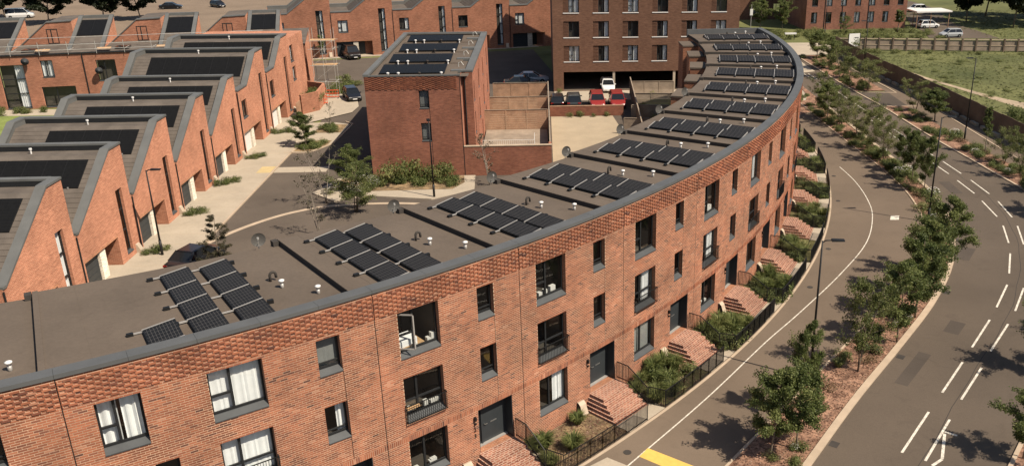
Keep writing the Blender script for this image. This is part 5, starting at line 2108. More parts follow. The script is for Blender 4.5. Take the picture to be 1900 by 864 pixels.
def proto(kind, var):
    key = (kind, var)
    if key not in PROTO:
        if kind == 'pine':
            t, c = make_tree(100 + var, 4.5, 1.6, 'pine', 4200, 0.22)
            mats = ('bark', 'leaf_p')
        elif kind == 'birch':
            t, c = make_tree(200 + var, 5.0, 1.2, 'birch', 420, 0.14)
            mats = ('bark_pale', 'leaf_p')
        elif kind == 'b':
            t, c = make_tree(300 + var, 4.8, 1.7, 'b', 7500, 0.11)
            mats = ('bark', 'leaf_l')
        elif kind == 'c':
            t, c = make_tree(400 + var, 4.6, 1.0, 'c', 2600, 0.15)
            mats = ('bark_pale', 'leaf')
        elif kind == 'big':
            t, c = make_tree(500 + var, 11, 5.0, 'a', 17000, 0.5)
            mats = ('bark', 'leaf_d')
        else:
            t, c = make_tree(600 + var, 5.2, 1.7, 'a', 15000, 0.125)
            mats = ('bark', 'leaf')
        hh = {'pine': 4.5, 'birch': 5.0, 'b': 4.8, 'c': 4.6, 'big': 11}.get(kind, 5.2)
        cc = {'pine': 1.6, 'birch': 1.2, 'b': 1.7, 'c': 1.0, 'big': 5.0}.get(kind, 1.7)
        PROTO[key] = (t.mesh('trunk', M[mats[0]], uv=False, smooth=True), c.mesh('crown', M[mats[1]], uv=False, attr=True), hh, cc)
    return PROTO[key]


def tree(label, x, y, h, cr, kind, var, group, rz=None, z=None):
    tm, cm, hh, cc = proto(kind, var)
    T = thing({'pine': 'pine_tree', 'birch': 'birch_tree'}.get(kind, 'tree'), label, 'tree', (x, y, zg(x, y) if z is None else z), RNG.uniform(0, 6.28) if rz is None else rz, group)
    sx, sz = cr / cc, h / hh
    for nm, me in (('trunk', tm), ('crown', cm)):
        o = link(nm, me, T)
        o.scale = (sx, sx, sz)
    return T


mid = [(9.9, 34.0, 4.9, 1.5, 'a'), (11.3, 34.6, 4.7, 1.55, 'a'), (12.4, 37.4, 5.3, 0.95, 'a'), (16.6, 41.4, 6.0, 1.6, 'b'), (20.0, 44.6, 5.3, 1.7, 'a'), (22.3, 47.6, 5.5, 1.75, 'a'), (24.4, 50.6, 5.6, 1.7, 'a'), (26.6, 53.6, 6.0, 1.85, 'a'), (32.8, 71.6, 5.1, 1.3, 'a'), (33.0, 74.8, 5.0, 1.3, 'a'), (33.1, 77.3, 4.3, 1.3, 'a'),
       (32.6, 80.9, 4.8, 1.6, 'b'), (32.9, 84.9, 4.9, 1.8, 'b'), (32.7, 89.0, 4.6, 1.9, 'b'), (32.5, 93.9, 4.4, 1.9, 'b'), (31.9, 97.0, 4.5, 1.9, 'a'), (32.5, 102.0, 4.5, 1.2, 'b')]
for i, (x, y, h, c, k) in enumerate(mid):
    tree('%s young tree from the bottom in the mulched strip between footpath and road' % (ORD[i] if i < 16 else 'seventeenth'), x, y, h, c, k, i % 3, 'trees between footpath and road')
ver = [(21.6, 33.1, 3.6, 1.3, 'a'), (26.9, 40.7, 4.3, 1.7, 'a'), (31.5, 44.3, 4.6, 1.6, 'a'), (41.3, 64.5, 4.6, 1.9, 'a'), (43.6, 70.0, 4.6, 1.6, 'a'), (43.2, 74.8, 4.5, 1.3, 'b'), (43.8, 79.1, 3.8, 1.5, 'b'), (43.8, 82.9, 4.9, 0.95, 'c'), (43.9, 95.5, 3.8, 2.1, 'a'), (43.7, 100.4, 3.7, 1.7, 'b'), (41.6, 110.8, 4.2, 2.2, 'b'), (40.0, 113.0, 4.5, 1.8, 'b'), (40.2, 118.3, 5.1, 2.5, 'b'), (41.0, 125.5, 4.6, 2.0, 'a'), (41.5, 133.8, 4.6, 2.0, 'a')]
for i, (x, y, h, c, k) in enumerate(ver):
    tree('%s tree from the bottom in the planted verge beyond the road' % ORD[i], x, y, h, c, k, (i + 1) % 3, 'trees in the verge beyond the road')
back = [(-15.6, 68.3, 4.4, 2.3, 'b', 'bushy pale tree behind the third crescent roof'), (-17.3, 63.4, 5.4, 1.0, 'birch', 'thin nearly bare pale stemmed tree behind the crescent roof'), (-18.4, 70.6, 5.2, 1.3, 'birch', 'white stemmed leaning birch by the pavement corner'),
        (-21.9, 55.6, 4.6, 1.7, 'pine', 'small open pine rising behind the second crescent roof'), (-5.2, 74.6, 5.2, 1.1, 'birch', 'slender sparse tree before the red garden wall'), (-16.9, 74.0, 4.0, 1.5, 'a', 'leafy small tree at the corner of the red block'),
        (-24.2, 88.2, 3.7, 1.5, 'a', 'leafy tree in the kerbed bed on the left pavement'), (-23.4, 95.3, 3.4, 0.6, 'birch', 'bare sapling in the second kerbed bed'), (-28.3, 144.0, 4.1, 1.2, 'c', 'upright tree before the far house with the van'), (-8.5, 149.0, 4.3, 0.9, 'c', 'upright tree before the far house by the shade'),
        (-19.5, 146.3, 3.8, 1.0, 'c', 'tree rising behind the flat roof before a far tall window'), (-16.0, 147.2, 3.9, 1.0, 'b', 'pale tree rising behind the flat roof before a far house'), (-34.2, 139.5, 3.6, 0.9, 'c', 'thin tree before the scaffolded far house'),
        (40.0, 165.3, 5.6, 2.1, 'a', 'tree in the shaded corner right of the brown flats'), (43.6, 163.0, 5.9, 2.0, 'a', 'second tree in the shaded corner by the rose flats'), (64.3, 160.1, 4.0, 1.8, 'c', 'small dark tree before the right end of the rose flats'),
        (53.2, 156.5, 3.5, 1.4, 'b', 'pale young tree before the rose flats')]
for i, (x, y, h, c, k, lb) in enumerate(back):
    tree(lb, x, y, h, c, k, i % 3, 'estate trees')
bigs = [(83.0, 172.5, 11.5, 5.6), (88.5, 164.5, 12.5, 6.0), (94.5, 171, 12, 6.5), (101, 163, 12, 6.5), (91, 181, 13, 7.0), (104, 176, 13, 7.0)]
for i, (x, y, h, c) in enumerate(bigs):
    tree('%s large dark tree from the left on the grass bank at the top right' % ORD[i], x, y, h, c, 'big', i % 2, 'large trees at the top right')
for i, (x, y, h, c) in enumerate([(-96, 182.5, 8.5, 5.2), (-86.5, 184.5, 9.2, 5.8), (-80.5, 187, 9, 5.0), (-108, 190, 9, 5.5)]):
    tree('%s dark tree from the left beyond the scaffolded terrace' % ORD[i], x, y, h, c, 'big', i % 2, 'trees beyond the scaffolded terrace')


# shrubs and grasses
def make_shrub(seed, n=700, leaf=0.12, flat=0.8):
    r = random.Random(seed)
    mb = MB()
    lobes = [(Vector((r.uniform(-0.5, 0.5), r.uniform(-0.5, 0.5), r.uniform(0.25, 0.6))), r.uniform(0.28, 0.5), r.random()) for _ in range(9)]
    for k in range(n):
        c, rad, tone = r.choice(lobes)
        d = rand_unit(r)
        p = c + d * rad * (r.random() ** 0.3)
        p.z = max(0.02, p.z * flat)
        leaf_quad(mb, p, (d + Vector((0, 0, 0.5)) + rand_unit(r) * 0.6).normalized(), leaf * r.uniform(0.6, 1.3), r, min(1, max(0, tone * 0.6 + r.random() * 0.4)))
    for k in range(7):
        a = r.uniform(0, 6.28)
        e = Vector((math.cos(a) * 0.45, math.sin(a) * 0.45, r.uniform(0.5, 0.9) * flat))
        mb.tube([(0, 0, 0), tuple(e * 0.5 + Vector((0, 0, 0.1))), tuple(e)], [0.02, 0.014, 0.006], 3, cap=False, r=0.1)
    return mb


def make_grass(seed, n=420):
    r = random.Random(seed)
    mb = MB()
    for k in range(n):
        a = r.uniform(0, 6.28)
        q = 0.22 * math.sqrt(r.random())
        b = Vector((q * math.cos(a), q * math.sin(a), 0))
        out = Vector((math.cos(a + r.uniform(-0.5, 0.5)), math.sin(a + r.uniform(-0.5, 0.5)), 0))
        ln, w = r.uniform(0.55, 1.05), 0.016
        s = Vector((-out.y, out.x, 0)) * w
        p1 = b + out * ln * 0.22 + Vector((0, 0, ln * 0.62))
        p2 = b + out * ln * 0.58 + Vector((0, 0, ln * r.uniform(0.55, 0.85)))
        t = r.random()
        mb.face([b - s, b + s, p1 + s, p1 - s], 0, t)
        mb.face([p1 - s, p1 + s, p2], 0, t)
    return mb


SH = [make_shrub(40 + i).mesh('foliage', M['leaf'], uv=False, attr=True) for i in range(3)]
SHL = [make_shrub(50 + i, 600, 0.11).mesh('foliage', M['leaf_l'], uv=False, attr=True) for i in range(3)]
SHD = [make_shrub(60 + i, 420, 0.10, 0.6).mesh('foliage', M['leaf_dry'], uv=False, attr=True) for i in range(2)]
GR = [make_grass(70 + i).mesh('foliage', M['leaf'], uv=False, attr=True) for i in range(2)]
GRL = [make_grass(80 + i).mesh('foliage', M['leaf_l'], uv=False, attr=True) for i in range(2)]
FL = MB()
fr_ = random.Random(9)
for k in range(60):
    d = rand_unit(fr_)
    leaf_quad(FL, Vector((d.x * 0.5, d.y * 0.5, 0.45 + abs(d.z) * 0.35)), Vector((0, 0, 1)), 0.10, fr_, 0.5)
FL_ME = FL.mesh('blossom', M['flower'], uv=False)


def plant(x, y, s, me, label, group, name='shrub', z=None, hs=1.0, bloom=False):
    o = link(name, me, None, (x, y, (zg(x, y) if z is None else z) + 0.02), RNG.uniform(0, 6.28))
    o.scale = (s, s, s * hs)
    tag(o, label, 'plant', group)
    if bloom:
        link('blossom', FL_ME, o)
    return o


# gardens of the crescent
for i in range(-1, 10):
    s0, dr0 = (-10.58, 7.95) if i == -1 else (HW * i, 4.45)
    lab = 'planting in the front garden of ' + ('the curtained crescent house' if i == -1 else 'number 23' if i == 0 else 'the %s house after the curtained one' % ORD[i])
    hi = 0.95 if i < 2 else 1.2
    for k in range(9 if i < 2 else 24 if i < 5 else 16):
        # left part of the plot, in front of the large window, and the corner beyond the railing
        s = s0 + RNG.uniform(0.0, dr0 - 1.1) if k % 4 else s0 + RNG.uniform(dr0 + 2.3, dr0 + 2.6)
        d = RNG.uniform(0.5, 2.65)
        p = arc(s, d)
        if i < 2:
            me, nm = (RNG.choice(GR + GRL), 'ornamental_grass') if k % 3 else (RNG.choice(SHD), 'shrub')
            sc = RNG.uniform(0.6, 1.0) if k % 3 else RNG.uniform(0.4, 0.6)
        else:
            me, nm = (RNG.choice(GR + GR + GRL), 'ornamental_grass') if (k % 2) else (RNG.choice(SH + SHL + SH), 'shrub')
            sc = RNG.uniform(0.55, 1.0)
        plant(p.x, p.y, sc, me, lab, lab, nm, Z0C, hi)
# the mulched strip
for i in range(80):
    t = RNG.uniform(0.18, 0.8)
    k = min(NL - 2, int(t * (NL - 1)))
    a, b = Vector(PR[k]), Vector(RLb[k])
    p = a.lerp(b, RNG.uniform(0.12, 0.85))
    near = p.y < 62
    me = RNG.choice(SH + SH + SHL + SHD + GR + GRL) if near else RNG.choice(SH + SH + SHL + SHD + GR)
    o_ = plant(p.x, p.y, RNG.uniform(0.4, 0.95) if near else RNG.uniform(0.6, 1.15), me, '', 'shrubs between footpath and road', bloom=(me in SH and RNG.random() < 0.5))
    ti = min(range(len(mid)), key=lambda q: (mid[q][0] - p.x) ** 2 + (mid[q][1] - p.y) ** 2)
    look = 'white flowering shrub' if o_.children else 'dark green shrub' if me in SH else 'pale green shrub' if me in SHL else 'dry brown low shrub' if me in SHD else 'grass tuft'
    o_['label'] = '%s nearest the %s tree up the mulched strip beside the footpath' % (look, ORD[ti] if ti < 16 else 'seventeenth')
# verge beyond the road
for i in range(34):
    y = RNG.uniform(64, 92)
    if 102.5 < y < 110.5:
        continue
    x0 = float(np.interp(y, [p[1] for p in road_r], [p[0] for p in road_r]))
    me = RNG.choice(SH + SHL + SH + SHD)
    o_ = plant(x0 + RNG.uniform(0.5, 3.0), y, RNG.uniform(0.5, 1.15), me, '', 'shrubs in the verge beyond the road', bloom=RNG.random() < 0.15)
    ti = min(range(len(ver)), key=lambda q: (ver[q][0] - x0 - 1.5) ** 2 + (ver[q][1] - y) ** 2)
    look = 'white flowering shrub' if o_.children else 'dark green shrub' if me in SH else 'pale green shrub' if me in SHL else 'dry brown low shrub'
    o_['label'] = '%s nearest the %s tree up the verge beyond the road' % (look, ORD[ti])
for i in range(14):
    t = i / 13
    plant(27.8 + 4.6 * t + RNG.uniform(-0.4, 0.4), 100.2 + 8 * t, RNG.uniform(0.5, 0.9), RNG.choice(SH + SHD), 'shrub at the far end of the crescent by the pale forecourt', 'shrubs at the far end of the crescent')
# estate beds
for i in range(16):
    x, y = RNG.uniform(-15.5, -8.2), RNG.uniform(74.3, 76.7)
    plant(x, y, RNG.uniform(0.6, 1.1), RNG.choice(SH), 'dark shrub at the foot of the red block', 'shrubs at the foot of the red block', z=0.1)
for x, y, s in [(-13.6, 75.6, 1.7), (-12.3, 75.9, 1.9), (-10.2, 75.7, 1.5), (-9.0, 76, 1.6)]:
    plant(x, y, s, SHL[0], 'tall loose shrub against the red block wall', 'tall shrubs against the red block', z=0.1, hs=1.5)
for i in range(16):
    x, y = RNG.uniform(-18.8, -14.8), RNG.uniform(72.2, 76.2)
    plant(x, y, RNG.uniform(0.5, 1.0), RNG.choice(SH + SHL), 'flowering shrub at the pavement corner before the red block', 'shrubs at the pavement corner', z=0.1, bloom=True)
for k in range(7):
    yy = (45.35 + 8 * k if k < 5 else 85.45 + 9.5 * (k - 5)) + (7.3 if k < 5 else 8.8)
    for q in range(3):
        plant(-28.6 + 0.55 * q, yy - 0.5 + 0.35 * q, RNG.uniform(0.55, 0.85), RNG.choice(SH), 'shrub in the small bed %s from the bottom along the sawtooth terrace' % ORD[k], 'shrubs along the sawtooth terrace, bed %d' % (k + 1), z=0.09)
for i in range(10):
    plant(RNG.uniform(-25, -22.6), RNG.uniform(87, 90.3), RNG.uniform(0.5, 0.9), RNG.choice(SH), 'shrub in the first kerbed bed on the left pavement', 'shrubs in the first kerbed bed', z=0.06)
    plant(RNG.uniform(-24.4, -22.3), RNG.uniform(94, 97.2), RNG.uniform(0.5, 0.95), RNG.choice(SH), 'shrub in the second kerbed bed on the left pavement', 'shrubs in the second kerbed bed', z=0.06)
for i in range(12):
    plant(-27.3 + RNG.uniform(-1.0, 0.4), RNG.uniform(104.8, 109.5), RNG.uniform(0.9, 1.4), RNG.choice(SH), 'shrub inside the brick planter at the end of the left terrace', 'shrubs in the brick planter', z=1.0)
for i in range(16):
    plant(RNG.uniform(-27.5, -24.4), RNG.uniform(112.5, 122), RNG.uniform(0.8, 1.4), RNG.choice(SH + SHL), 'shrub on the street corner by the scaffold tower', 'shrubs by the scaffold tower', z=0.05)
for x, y, s in [(2.6, 99.0, 0.6), (3.9, 99.1, 0.8), (5.4, 99.0, 0.5), (6.9, 99.1, 0.6), (10.8, 101, 1.2), (11.3, 103.5, 1.1), (13.2, 108, 0.9), (11.6, 97.5, 1.2), (12.2, 95.2, 1.0), (1.55, 112.2, 0.6)]:
    plant(x, y, s, RNG.choice(SHL), 'pale small shrub around the gravel yard and crescent gardens', 'shrubs around the gravel yard', z=0.02, hs=1.3)
for i in range(18):
    plant(RNG.uniform(-63.5, -48), RNG.uniform(104.2, 106.6), RNG.uniform(0.5, 1.0), RNG.choice(SHD + SHL + SH), 'garden plant before the garden wall of the scaffolded terrace', 'garden plants before the scaffolded terrace', z=0.05, hs=1.4)
# hedge bank before the rose flats and weeds of the field: uncounted growth
def scatter(name, label, items, cat='undergrowth'):
    """many clumps joined into one uncounted mass"""
    V, F, A, n = [], [], [], 0
    for x, y, s, hs, me in items:
        k = len(me.vertices)
        co = np.zeros(k * 3)
        me.vertices.foreach_get('co', co)
        co = co.reshape(-1, 3)
        a = RNG.uniform(0, 6.28)
        c, sn = math.cos(a), math.sin(a)
        V.append(np.stack([x + s * (co[:, 0] * c - co[:, 1] * sn), y + s * (co[:, 0] * sn + co[:, 1] * c), zg(x, y) + 0.02 + s * hs * co[:, 2]], 1))
        F += [tuple(n + q for q in p.vertices) for p in me.polygons]
        v = np.zeros(len(me.polygons), dtype=np.float32)
        me.attributes['rnd'].data.foreach_get('value', v)
        A.append(v)
        n += k
    m = bpy.data.meshes.new(name)
    m.from_pydata(np.concatenate(V).tolist(), [], F)
    m.materials.append(M['leaf_l'])
    at_ = m.attributes.new('rnd', 'FLOAT', 'FACE')
    at_.data.foreach_set('value', np.concatenate(A))
    return tag(link(name, m), label, cat, kind='stuff')


scatter('bank_undergrowth', 'rough green growth on the bank before the rose flats', [(RNG.uniform(35, 70), RNG.uniform(150.5, 161.5), RNG.uniform(0.8, 1.7), 0.8, RNG.choice(SHL)) for i in range(90)])
its = []
for i in range(85):
    k = min(NL - 2, int(RNG.uniform(0.7, 0.985) * (NL - 1)))
    p = Vector(PR[k]).lerp(Vector(RLb[k]), RNG.uniform(0.1, 0.85))
    its.append((p.x, p.y, RNG.uniform(0.5, 1.0), 0.9, RNG.choice(SH + SHL)))
for i in range(110):
    y = RNG.uniform(70, 136)
    if 102.5 < y < 110.5:
        continue
    its.append((float(np.interp(y, [p[1] for p in road_r], [p[0] for p in road_r])) + RNG.uniform(0.5, 3.0), y, RNG.uniform(0.45, 1.0), 0.9, RNG.choice(SH + SHL)))
scatter('verge_undergrowth', 'low green growth covering the far planting strips beside the road', its)
its = []
for i in range(44):
    x = RNG.uniform(49, 92)
    its.append((x, 141.0 - (x - 47) * 0.133 - RNG.uniform(0.5, 2.5), RNG.uniform(0.5, 1.1), 0.9, RNG.choice(SHL)))
for i in range(130):
    y = RNG.uniform(72, 136)
    its.append((float(np.interp(y, [p[1] for p in hp], [p[0] for p in hp])) + RNG.uniform(0.6, 34), y, RNG.uniform(0.5, 1.3), 0.45, RNG.choice(SHL)))
scatter('field_weeds', 'pale weed clumps scattered over the rough field and along its fence', its)
for i in range(16):
    plant(RNG.uniform(53.5, 57.5), RNG.uniform(90, 99), RNG.uniform(1.0, 1.8), RNG.choice(SH), 'dark bush by the bare earth behind the hoarding', 'bushes by the bare earth')

# uncounted grass of the field and bank
gm = MB()
gr_ = random.Random(77)
for k in range(15000):
    if k < 10000:
        y = gr_.uniform(70, 139)
        x = float(np.interp(y, [p[1] for p in hp], [p[0] for p in hp])) + 0.3 + gr_.random() ** 1.2 * 48
        dxp = abs(x - float(np.interp(y, [95, 101, 108, 116, 124, 131], [60, 58, 55, 52.6, 51, 50.2])))
        if dxp < 0.8 or (57 < x < 78 and 83 < y < 103):
            continue
    else:
        x, y = gr_.uniform(70, 120), gr_.uniform(146, 190)
        if x < 78 and y < 170:
            continue
    z = zg(x, y)
    a = gr_.uniform(0, 6.28)
    s = gr_.uniform(0.08, 0.22)
    ln = gr_.uniform(0.06, 0.24)
    t = 0.5 + 0.5 * math.sin(x * 0.35) * math.cos(y * 0.28)
    t = min(1, max(0, 0.15 + t * 0.5 + gr_.random() * 0.3))
    leaf_quad(gm, Vector((x, y, z + gr_.uniform(0.02, 0.14))), (rand_unit(gr_) * 0.45 + Vector((0.1, -0.1, 1))).normalized(), gr_.uniform(0.25, 0.6), gr_, t, aspect=0.5)
M['blade'] = mk_leaf('grass_blade', (0.075, 0.09, 0.028), (0.115, 0.128, 0.042), (0.17, 0.165, 0.064))
o = gm.build('grass', M['blade'], uv=False, attr=True)
tag(o, 'long rough grass covering the field and the bank', 'grass', kind='stuff')

# loose bark chips on the beds near the camera
cm = MB()
cr_ = random.Random(31)
for k in range(16000):
    if k < 11500:
        t = cr_.uniform(0.2, 0.8) ** 1.0
        i = min(NL - 2, int(t * (NL - 1)))
        p = Vector(PR[i]).lerp(Vector(PR[i + 1]), cr_.random()).lerp(Vector(RLb[i]).lerp(Vector(RLb[i + 1]), cr_.random()), cr_.uniform(0.05, 0.9))
        z = zg(p.x, p.y) + 0.055
    else:
        q = arc(cr_.uniform(-3, 24), cr_.uniform(0.1, 2.9))
        p, z = Vector((q.x, q.y)), Z0C + 0.01
    leaf_quad(cm, Vector((p.x, p.y, z + 0.01)), (rand_unit(cr_) * 0.5 + Vector((0, 0, 1))).normalized(), cr_.uniform(0.08, 0.2), cr_, cr_.random() ** 1.3, aspect=0.45)
M['chip'] = mk_leaf('bark_chip', (0.10, 0.048, 0.032), (0.22, 0.115, 0.074), (0.42, 0.29, 0.20))
o = cm.build('bark_chips', M['chip'], uv=False, attr=True)
tag(o, 'loose reddish bark chips covering the planting strips', 'mulch', kind='stuff')

# ------------------------------------------------------------------ vehicles
def car_paint(name, c, rough=0.28):
    m, nt, N, L, b = nodes_of(name)
    b.inputs['Base Color'].default_value = (*c, 1)
    b.inputs['Roughness'].default_value = rough
    b.inputs['Coat Weight'].default_value = 0.6
    b.inputs['Coat Roughness'].default_value = 0.08
    return m


PAINT = {'white': car_paint('paint_white', (0.74, 0.73, 0.70)), 'red': car_paint('paint_red', (0.28, 0.03, 0.028)), 'black': car_paint('paint_black', (0.012, 0.012, 0.013)), 'grey': car_paint('paint_grey', (0.03, 0.035, 0.035)), 'silver': car_paint('paint_silver', (0.42, 0.43, 0.43))}
CARM = {}


def car_meshes(kind):
    if kind in CARM:
        return CARM[kind]
    L, Wd, Hc, bon, cab = {'hatch': (4.0, 1.75, 1.5, 0.92, (-1.85, -1.45, 0.45, 1.15)), 'suv': (4.4, 1.85, 1.68, 1.02, (-2.1, -1.8, 0.55, 1.2)), 'saloon': (4.7, 1.82, 1.43, 0.9, (-1.75, -1.0, 0.35, 1.15)), 'van': (5.0, 1.95, 1.95, 1.1, (-2.42, -2.3, 0.95, 1.7))}[kind]
    h = L / 2
    hw = Wd / 2
    st = [(-h, 0.45, 0.78, 0.80), (-h + 0.12, 0.28, bon - 0.02, 0.92), (-h + 0.7, 0.24, bon + 0.02, 1.0), (-0.2, 0.22, bon + 0.02, 1.0), (cab[3], 0.22, bon, 1.0), (h - 0.45, 0.24, bon - 0.13, 0.95), (h - 0.1, 0.28, bon - 0.25, 0.86), (h, 0.42, bon - 0.36, 0.78)]
    b = MB()
    rows = []
    for x, zb, zt, k in st:
        w = hw * k
        zm = zb + (zt - zb) * 0.55
        rows.append([(x, -w * 0.9, zb), (x, -w, zm), (x, -w * 0.95, zt - 0.06), (x, -w * 0.8, zt), (x, w * 0.8, zt), (x, w * 0.95, zt - 0.06), (x, w, zm), (x, w * 0.9, zb)])
    for i in range(len(rows) - 1):
        for j in range(8):
            k = (j + 1) % 8
            b.face([rows[i][j], rows[i][k], rows[i + 1][k], rows[i + 1][j]])
    b.face(rows[0])
    b.face(list(reversed(rows[-1])))
    x0, x1, x2, x3 = cab
    zb, zt = bon - 0.02, Hc - 0.06
    wb, wt = hw * 0.9, hw * 0.72
    g = MB()
    g.hexa([(x0, -wb, zb), (x3, -wb, zb), (x3, wb, zb), (x0, wb, zb), (x1, -wt, zt), (x2, -wt, zt), (x2, wt, zt), (x1, wt, zt)])
    r = MB()
    r.hexa([(x1 - 0.06, -wt - 0.015, zt), (x2 + 0.05, -wt - 0.015, zt), (x2 + 0.05, wt + 0.015, zt), (x1 - 0.06, wt + 0.015, zt), (x1, -wt * 0.9, Hc), (x2 - 0.1, -wt * 0.9, Hc), (x2 - 0.1, wt * 0.9, Hc), (x1, wt * 0.9, Hc)])
    for s in (-1, 1):
        r.tube([(x3, s * wb, zb), (x2, s * wt, zt)], 0.04, 5)
        r.tube([(x0 + 0.02, s * wb, zb), (x1, s * wt, zt)], 0.07, 5)
        xm = (x1 + x2) / 2
        r.tube([(xm, s * wb * 1.0, zb), (xm, s * wt, zt)], 0.035, 5)
    wh, rim = MB(), MB()
    R_ = 0.32
    pr = [(0.12, -0.11), (R_ - 0.03, -0.11), (R_, -0.07), (R_, 0.07), (R_ - 0.03, 0.11), (0.12, 0.11)]
    for (ra, ya), (rb, yb) in zip(pr[:-1], pr[1:]):
        for k in range(16):
            a0, a1 = 2 * math.pi * k / 16, 2 * math.pi * (k + 1) / 16
            wh.face([(ra * math.cos(a0), ya, ra * math.sin(a0)), (ra * math.cos(a1), ya, ra * math.sin(a1)), (rb * math.cos(a1), yb, rb * math.sin(a1)), (rb * math.cos(a0), yb, rb * math.sin(a0))])
    for y in (-0.1, 0.1):
        rim.face([(0.2 * math.cos(2 * math.pi * k / 12), y, 0.2 * math.sin(2 * math.pi * k / 12)) for k in range(12)])
    hl = MB()
    hl.box(0, 0.1, -0.16, 0.16, -0.07, 0.07)
    pl = MB()
    pl.box(0, 0.02, -0.26, 0.26, -0.055, 0.055)
    mi = MB()
    mi.box(-0.05, 0.05, -0.1, 0.1, -0.06, 0.06)
    CARM[kind] = dict(body=b, window=g, roof=r, wheel=wh.mesh('wheel', M['tyre'], uv=False), rim=rim.mesh('rim', M['steel'], uv=False), head=hl.mesh('headlight', M['lamp_lens'], uv=False), tail=hl.mesh('taillight', M['red_lens'], uv=False), plate=pl.mesh('number_plate', M['white'], uv=False), mirror=mi, dim=(h, hw, bon, cab), cache={})
    CARM[kind]['window'] = g.mesh('window', M['carglass'], uv=False)
    return CARM[kind]


def car(label, kind, paint, loc, rz):
    c = car_meshes(kind)
    h, hw, bon, cab = c['dim']
    if paint not in c['cache']:
        c['cache'][paint] = (c['body'].mesh('body', PAINT[paint], uv=False), c['roof'].mesh('roof', PAINT[paint], uv=False), c['mirror'].mesh('mirror', PAINT[paint], uv=False))
    bm, rm, mm = c['cache'][paint]
    T = thing('parked_car' if kind != 'van' else 'parked_van', label, 'van' if kind == 'van' else 'car', loc, rz, 'parked vehicles')
    body = link('body', bm, T)
    md = body.modifiers.new('bevel', 'BEVEL')
    md.width = 0.05
    md.segments = 2
    link('window', c['window'], T)
    link('roof', rm, T)
    for x in (-h * 0.62, h * 0.64):
        for s in (-1, 1):
            w = link('wheel', c['wheel'], T, (x, s * (hw - 0.1), 0.32))
            link('rim', c['rim'], w)
    for s in (-1, 1):
        link('headlight', c['head'], T, (h - 0.14, s * hw * 0.58, bon - 0.36))
        link('taillight', c['tail'], T, (-h - 0.02 + 0.02, s * hw * 0.68, bon - 0.16))
        link('mirror', mm, T, (cab[3] - 0.25, s * (hw + 0.02), bon + 0.05))
    link('number_plate', c['plate'], T, (h + 0.0, 0, 0.42))
    return T


D_ = math.radians
car('white hatchback at the mouth of the car port under the brown flats', 'hatch', 'white', (7.9, 113.2, 0.05), D_(-90))
car('left one of two red cars behind the low brick wall', 'suv', 'red', (6.0, 104.3, 0), D_(-90))
car('right one of two red cars behind the low brick wall', 'suv', 'red', (8.4, 104.3, 0), D_(-90))
car('dark green car behind the low brick wall beside the red ones', 'suv', 'grey', (3.2, 104.5, 0), D_(90))
car('black car behind the low brick wall at the end of the timber fence', 'hatch', 'black', (1.25, 104.8, 0), D_(90))
car('silver estate car parked in the shade left of the brown flats', 'saloon', 'silver', (-2.0, 119.2, 0), D_(0))
car('dark car parked before the silver estate in the shade', 'saloon', 'grey', (-3.2, 116.6, 0), D_(0))
car('black car on the pavement corner at the top of the left street', 'hatch', 'black', (-24.0, 110.3, 0.02), D_(-68))
car('dark van at the garage of the far terrace', 'van', 'black', (-30.0, 140.2, 0.03), D_(-62))
car('black car whose roof shows behind the nearest crescent roof', 'saloon', 'black', (-24.3, 58.2, 0), D_(72))
car('silver hatchback on the drive beyond the long timber fence', 'hatch', 'silver', (71.4, 153.6, 0.03), D_(186))
p = at(1700, 22)
car('white car on the drive behind the pale canopy', 'hatch', 'white', (p.x, p.y, 0.03), D_(190))
p = at(1690, 46)
car('white car parked under the pale canopy by the rose flats', 'hatch', 'white', (72.0, 164.8, 0.03), D_(8))
p = at(318, 17)
car('black car at the top left beyond the scaffolded terrace', 'saloon', 'black', (p.x, p.y, 0.03), D_(10))
p = at(405, 14)
car('dark car right of the black one at the top left', 'hatch', 'black', (p.x, p.y, 0.03), D_(-40))
p = at(38, 34)
car('white van at the top left corner behind the roofs', 'van', 'white', (p.x, p.y, 0.03), D_(20))


# ------------------------------------------------------------------ street furniture
def street_lamp(label, x, y, h, az, arm=1.0):
    T = thing('street_lamp', label, 'street lamp', (x, y, zg(x, y)), az, 'street lamps')
    p_ = MB()
    p_.tube([(0, 0, -0.1), (0, 0, 1.2)], 0.095, 10)
    p_.tube([(0, 0, 1.2), (0, 0, h)], [0.07, 0.045], 10)
    p_.build('post', M['black'], T, uv=False, smooth=True)
    a = MB()
    a.tube([(0, 0, h - 0.1), (0.15, 0, h + 0.02), (arm * 0.5, 0, h + 0.05)], 0.035, 8)
    a.build('arm', M['black'], T, uv=False, smooth=True)
    l = MB()
    l.hexa([(arm * 0.45, -0.13, h), (arm * 0.45 + 0.65, -0.15, h + 0.02), (arm * 0.45 + 0.65, 0.15, h + 0.02), (arm * 0.45, 0.13, h), (arm * 0.45, -0.1, h + 0.11), (arm * 0.45 + 0.65, -0.13, h + 0.08), (arm * 0.45 + 0.65, 0.13, h + 0.08), (arm * 0.45, 0.1, h + 0.11)])
    hd = l.build('lantern', M['black'], T, uv=False)
    q = MB()
    q.box(arm * 0.45 + 0.1, arm * 0.45 + 0.6, -0.09, 0.09, h - 0.004, h + 0.012)
    q.build('lens', M['lamp_lens'], hd, uv=False)
    return T


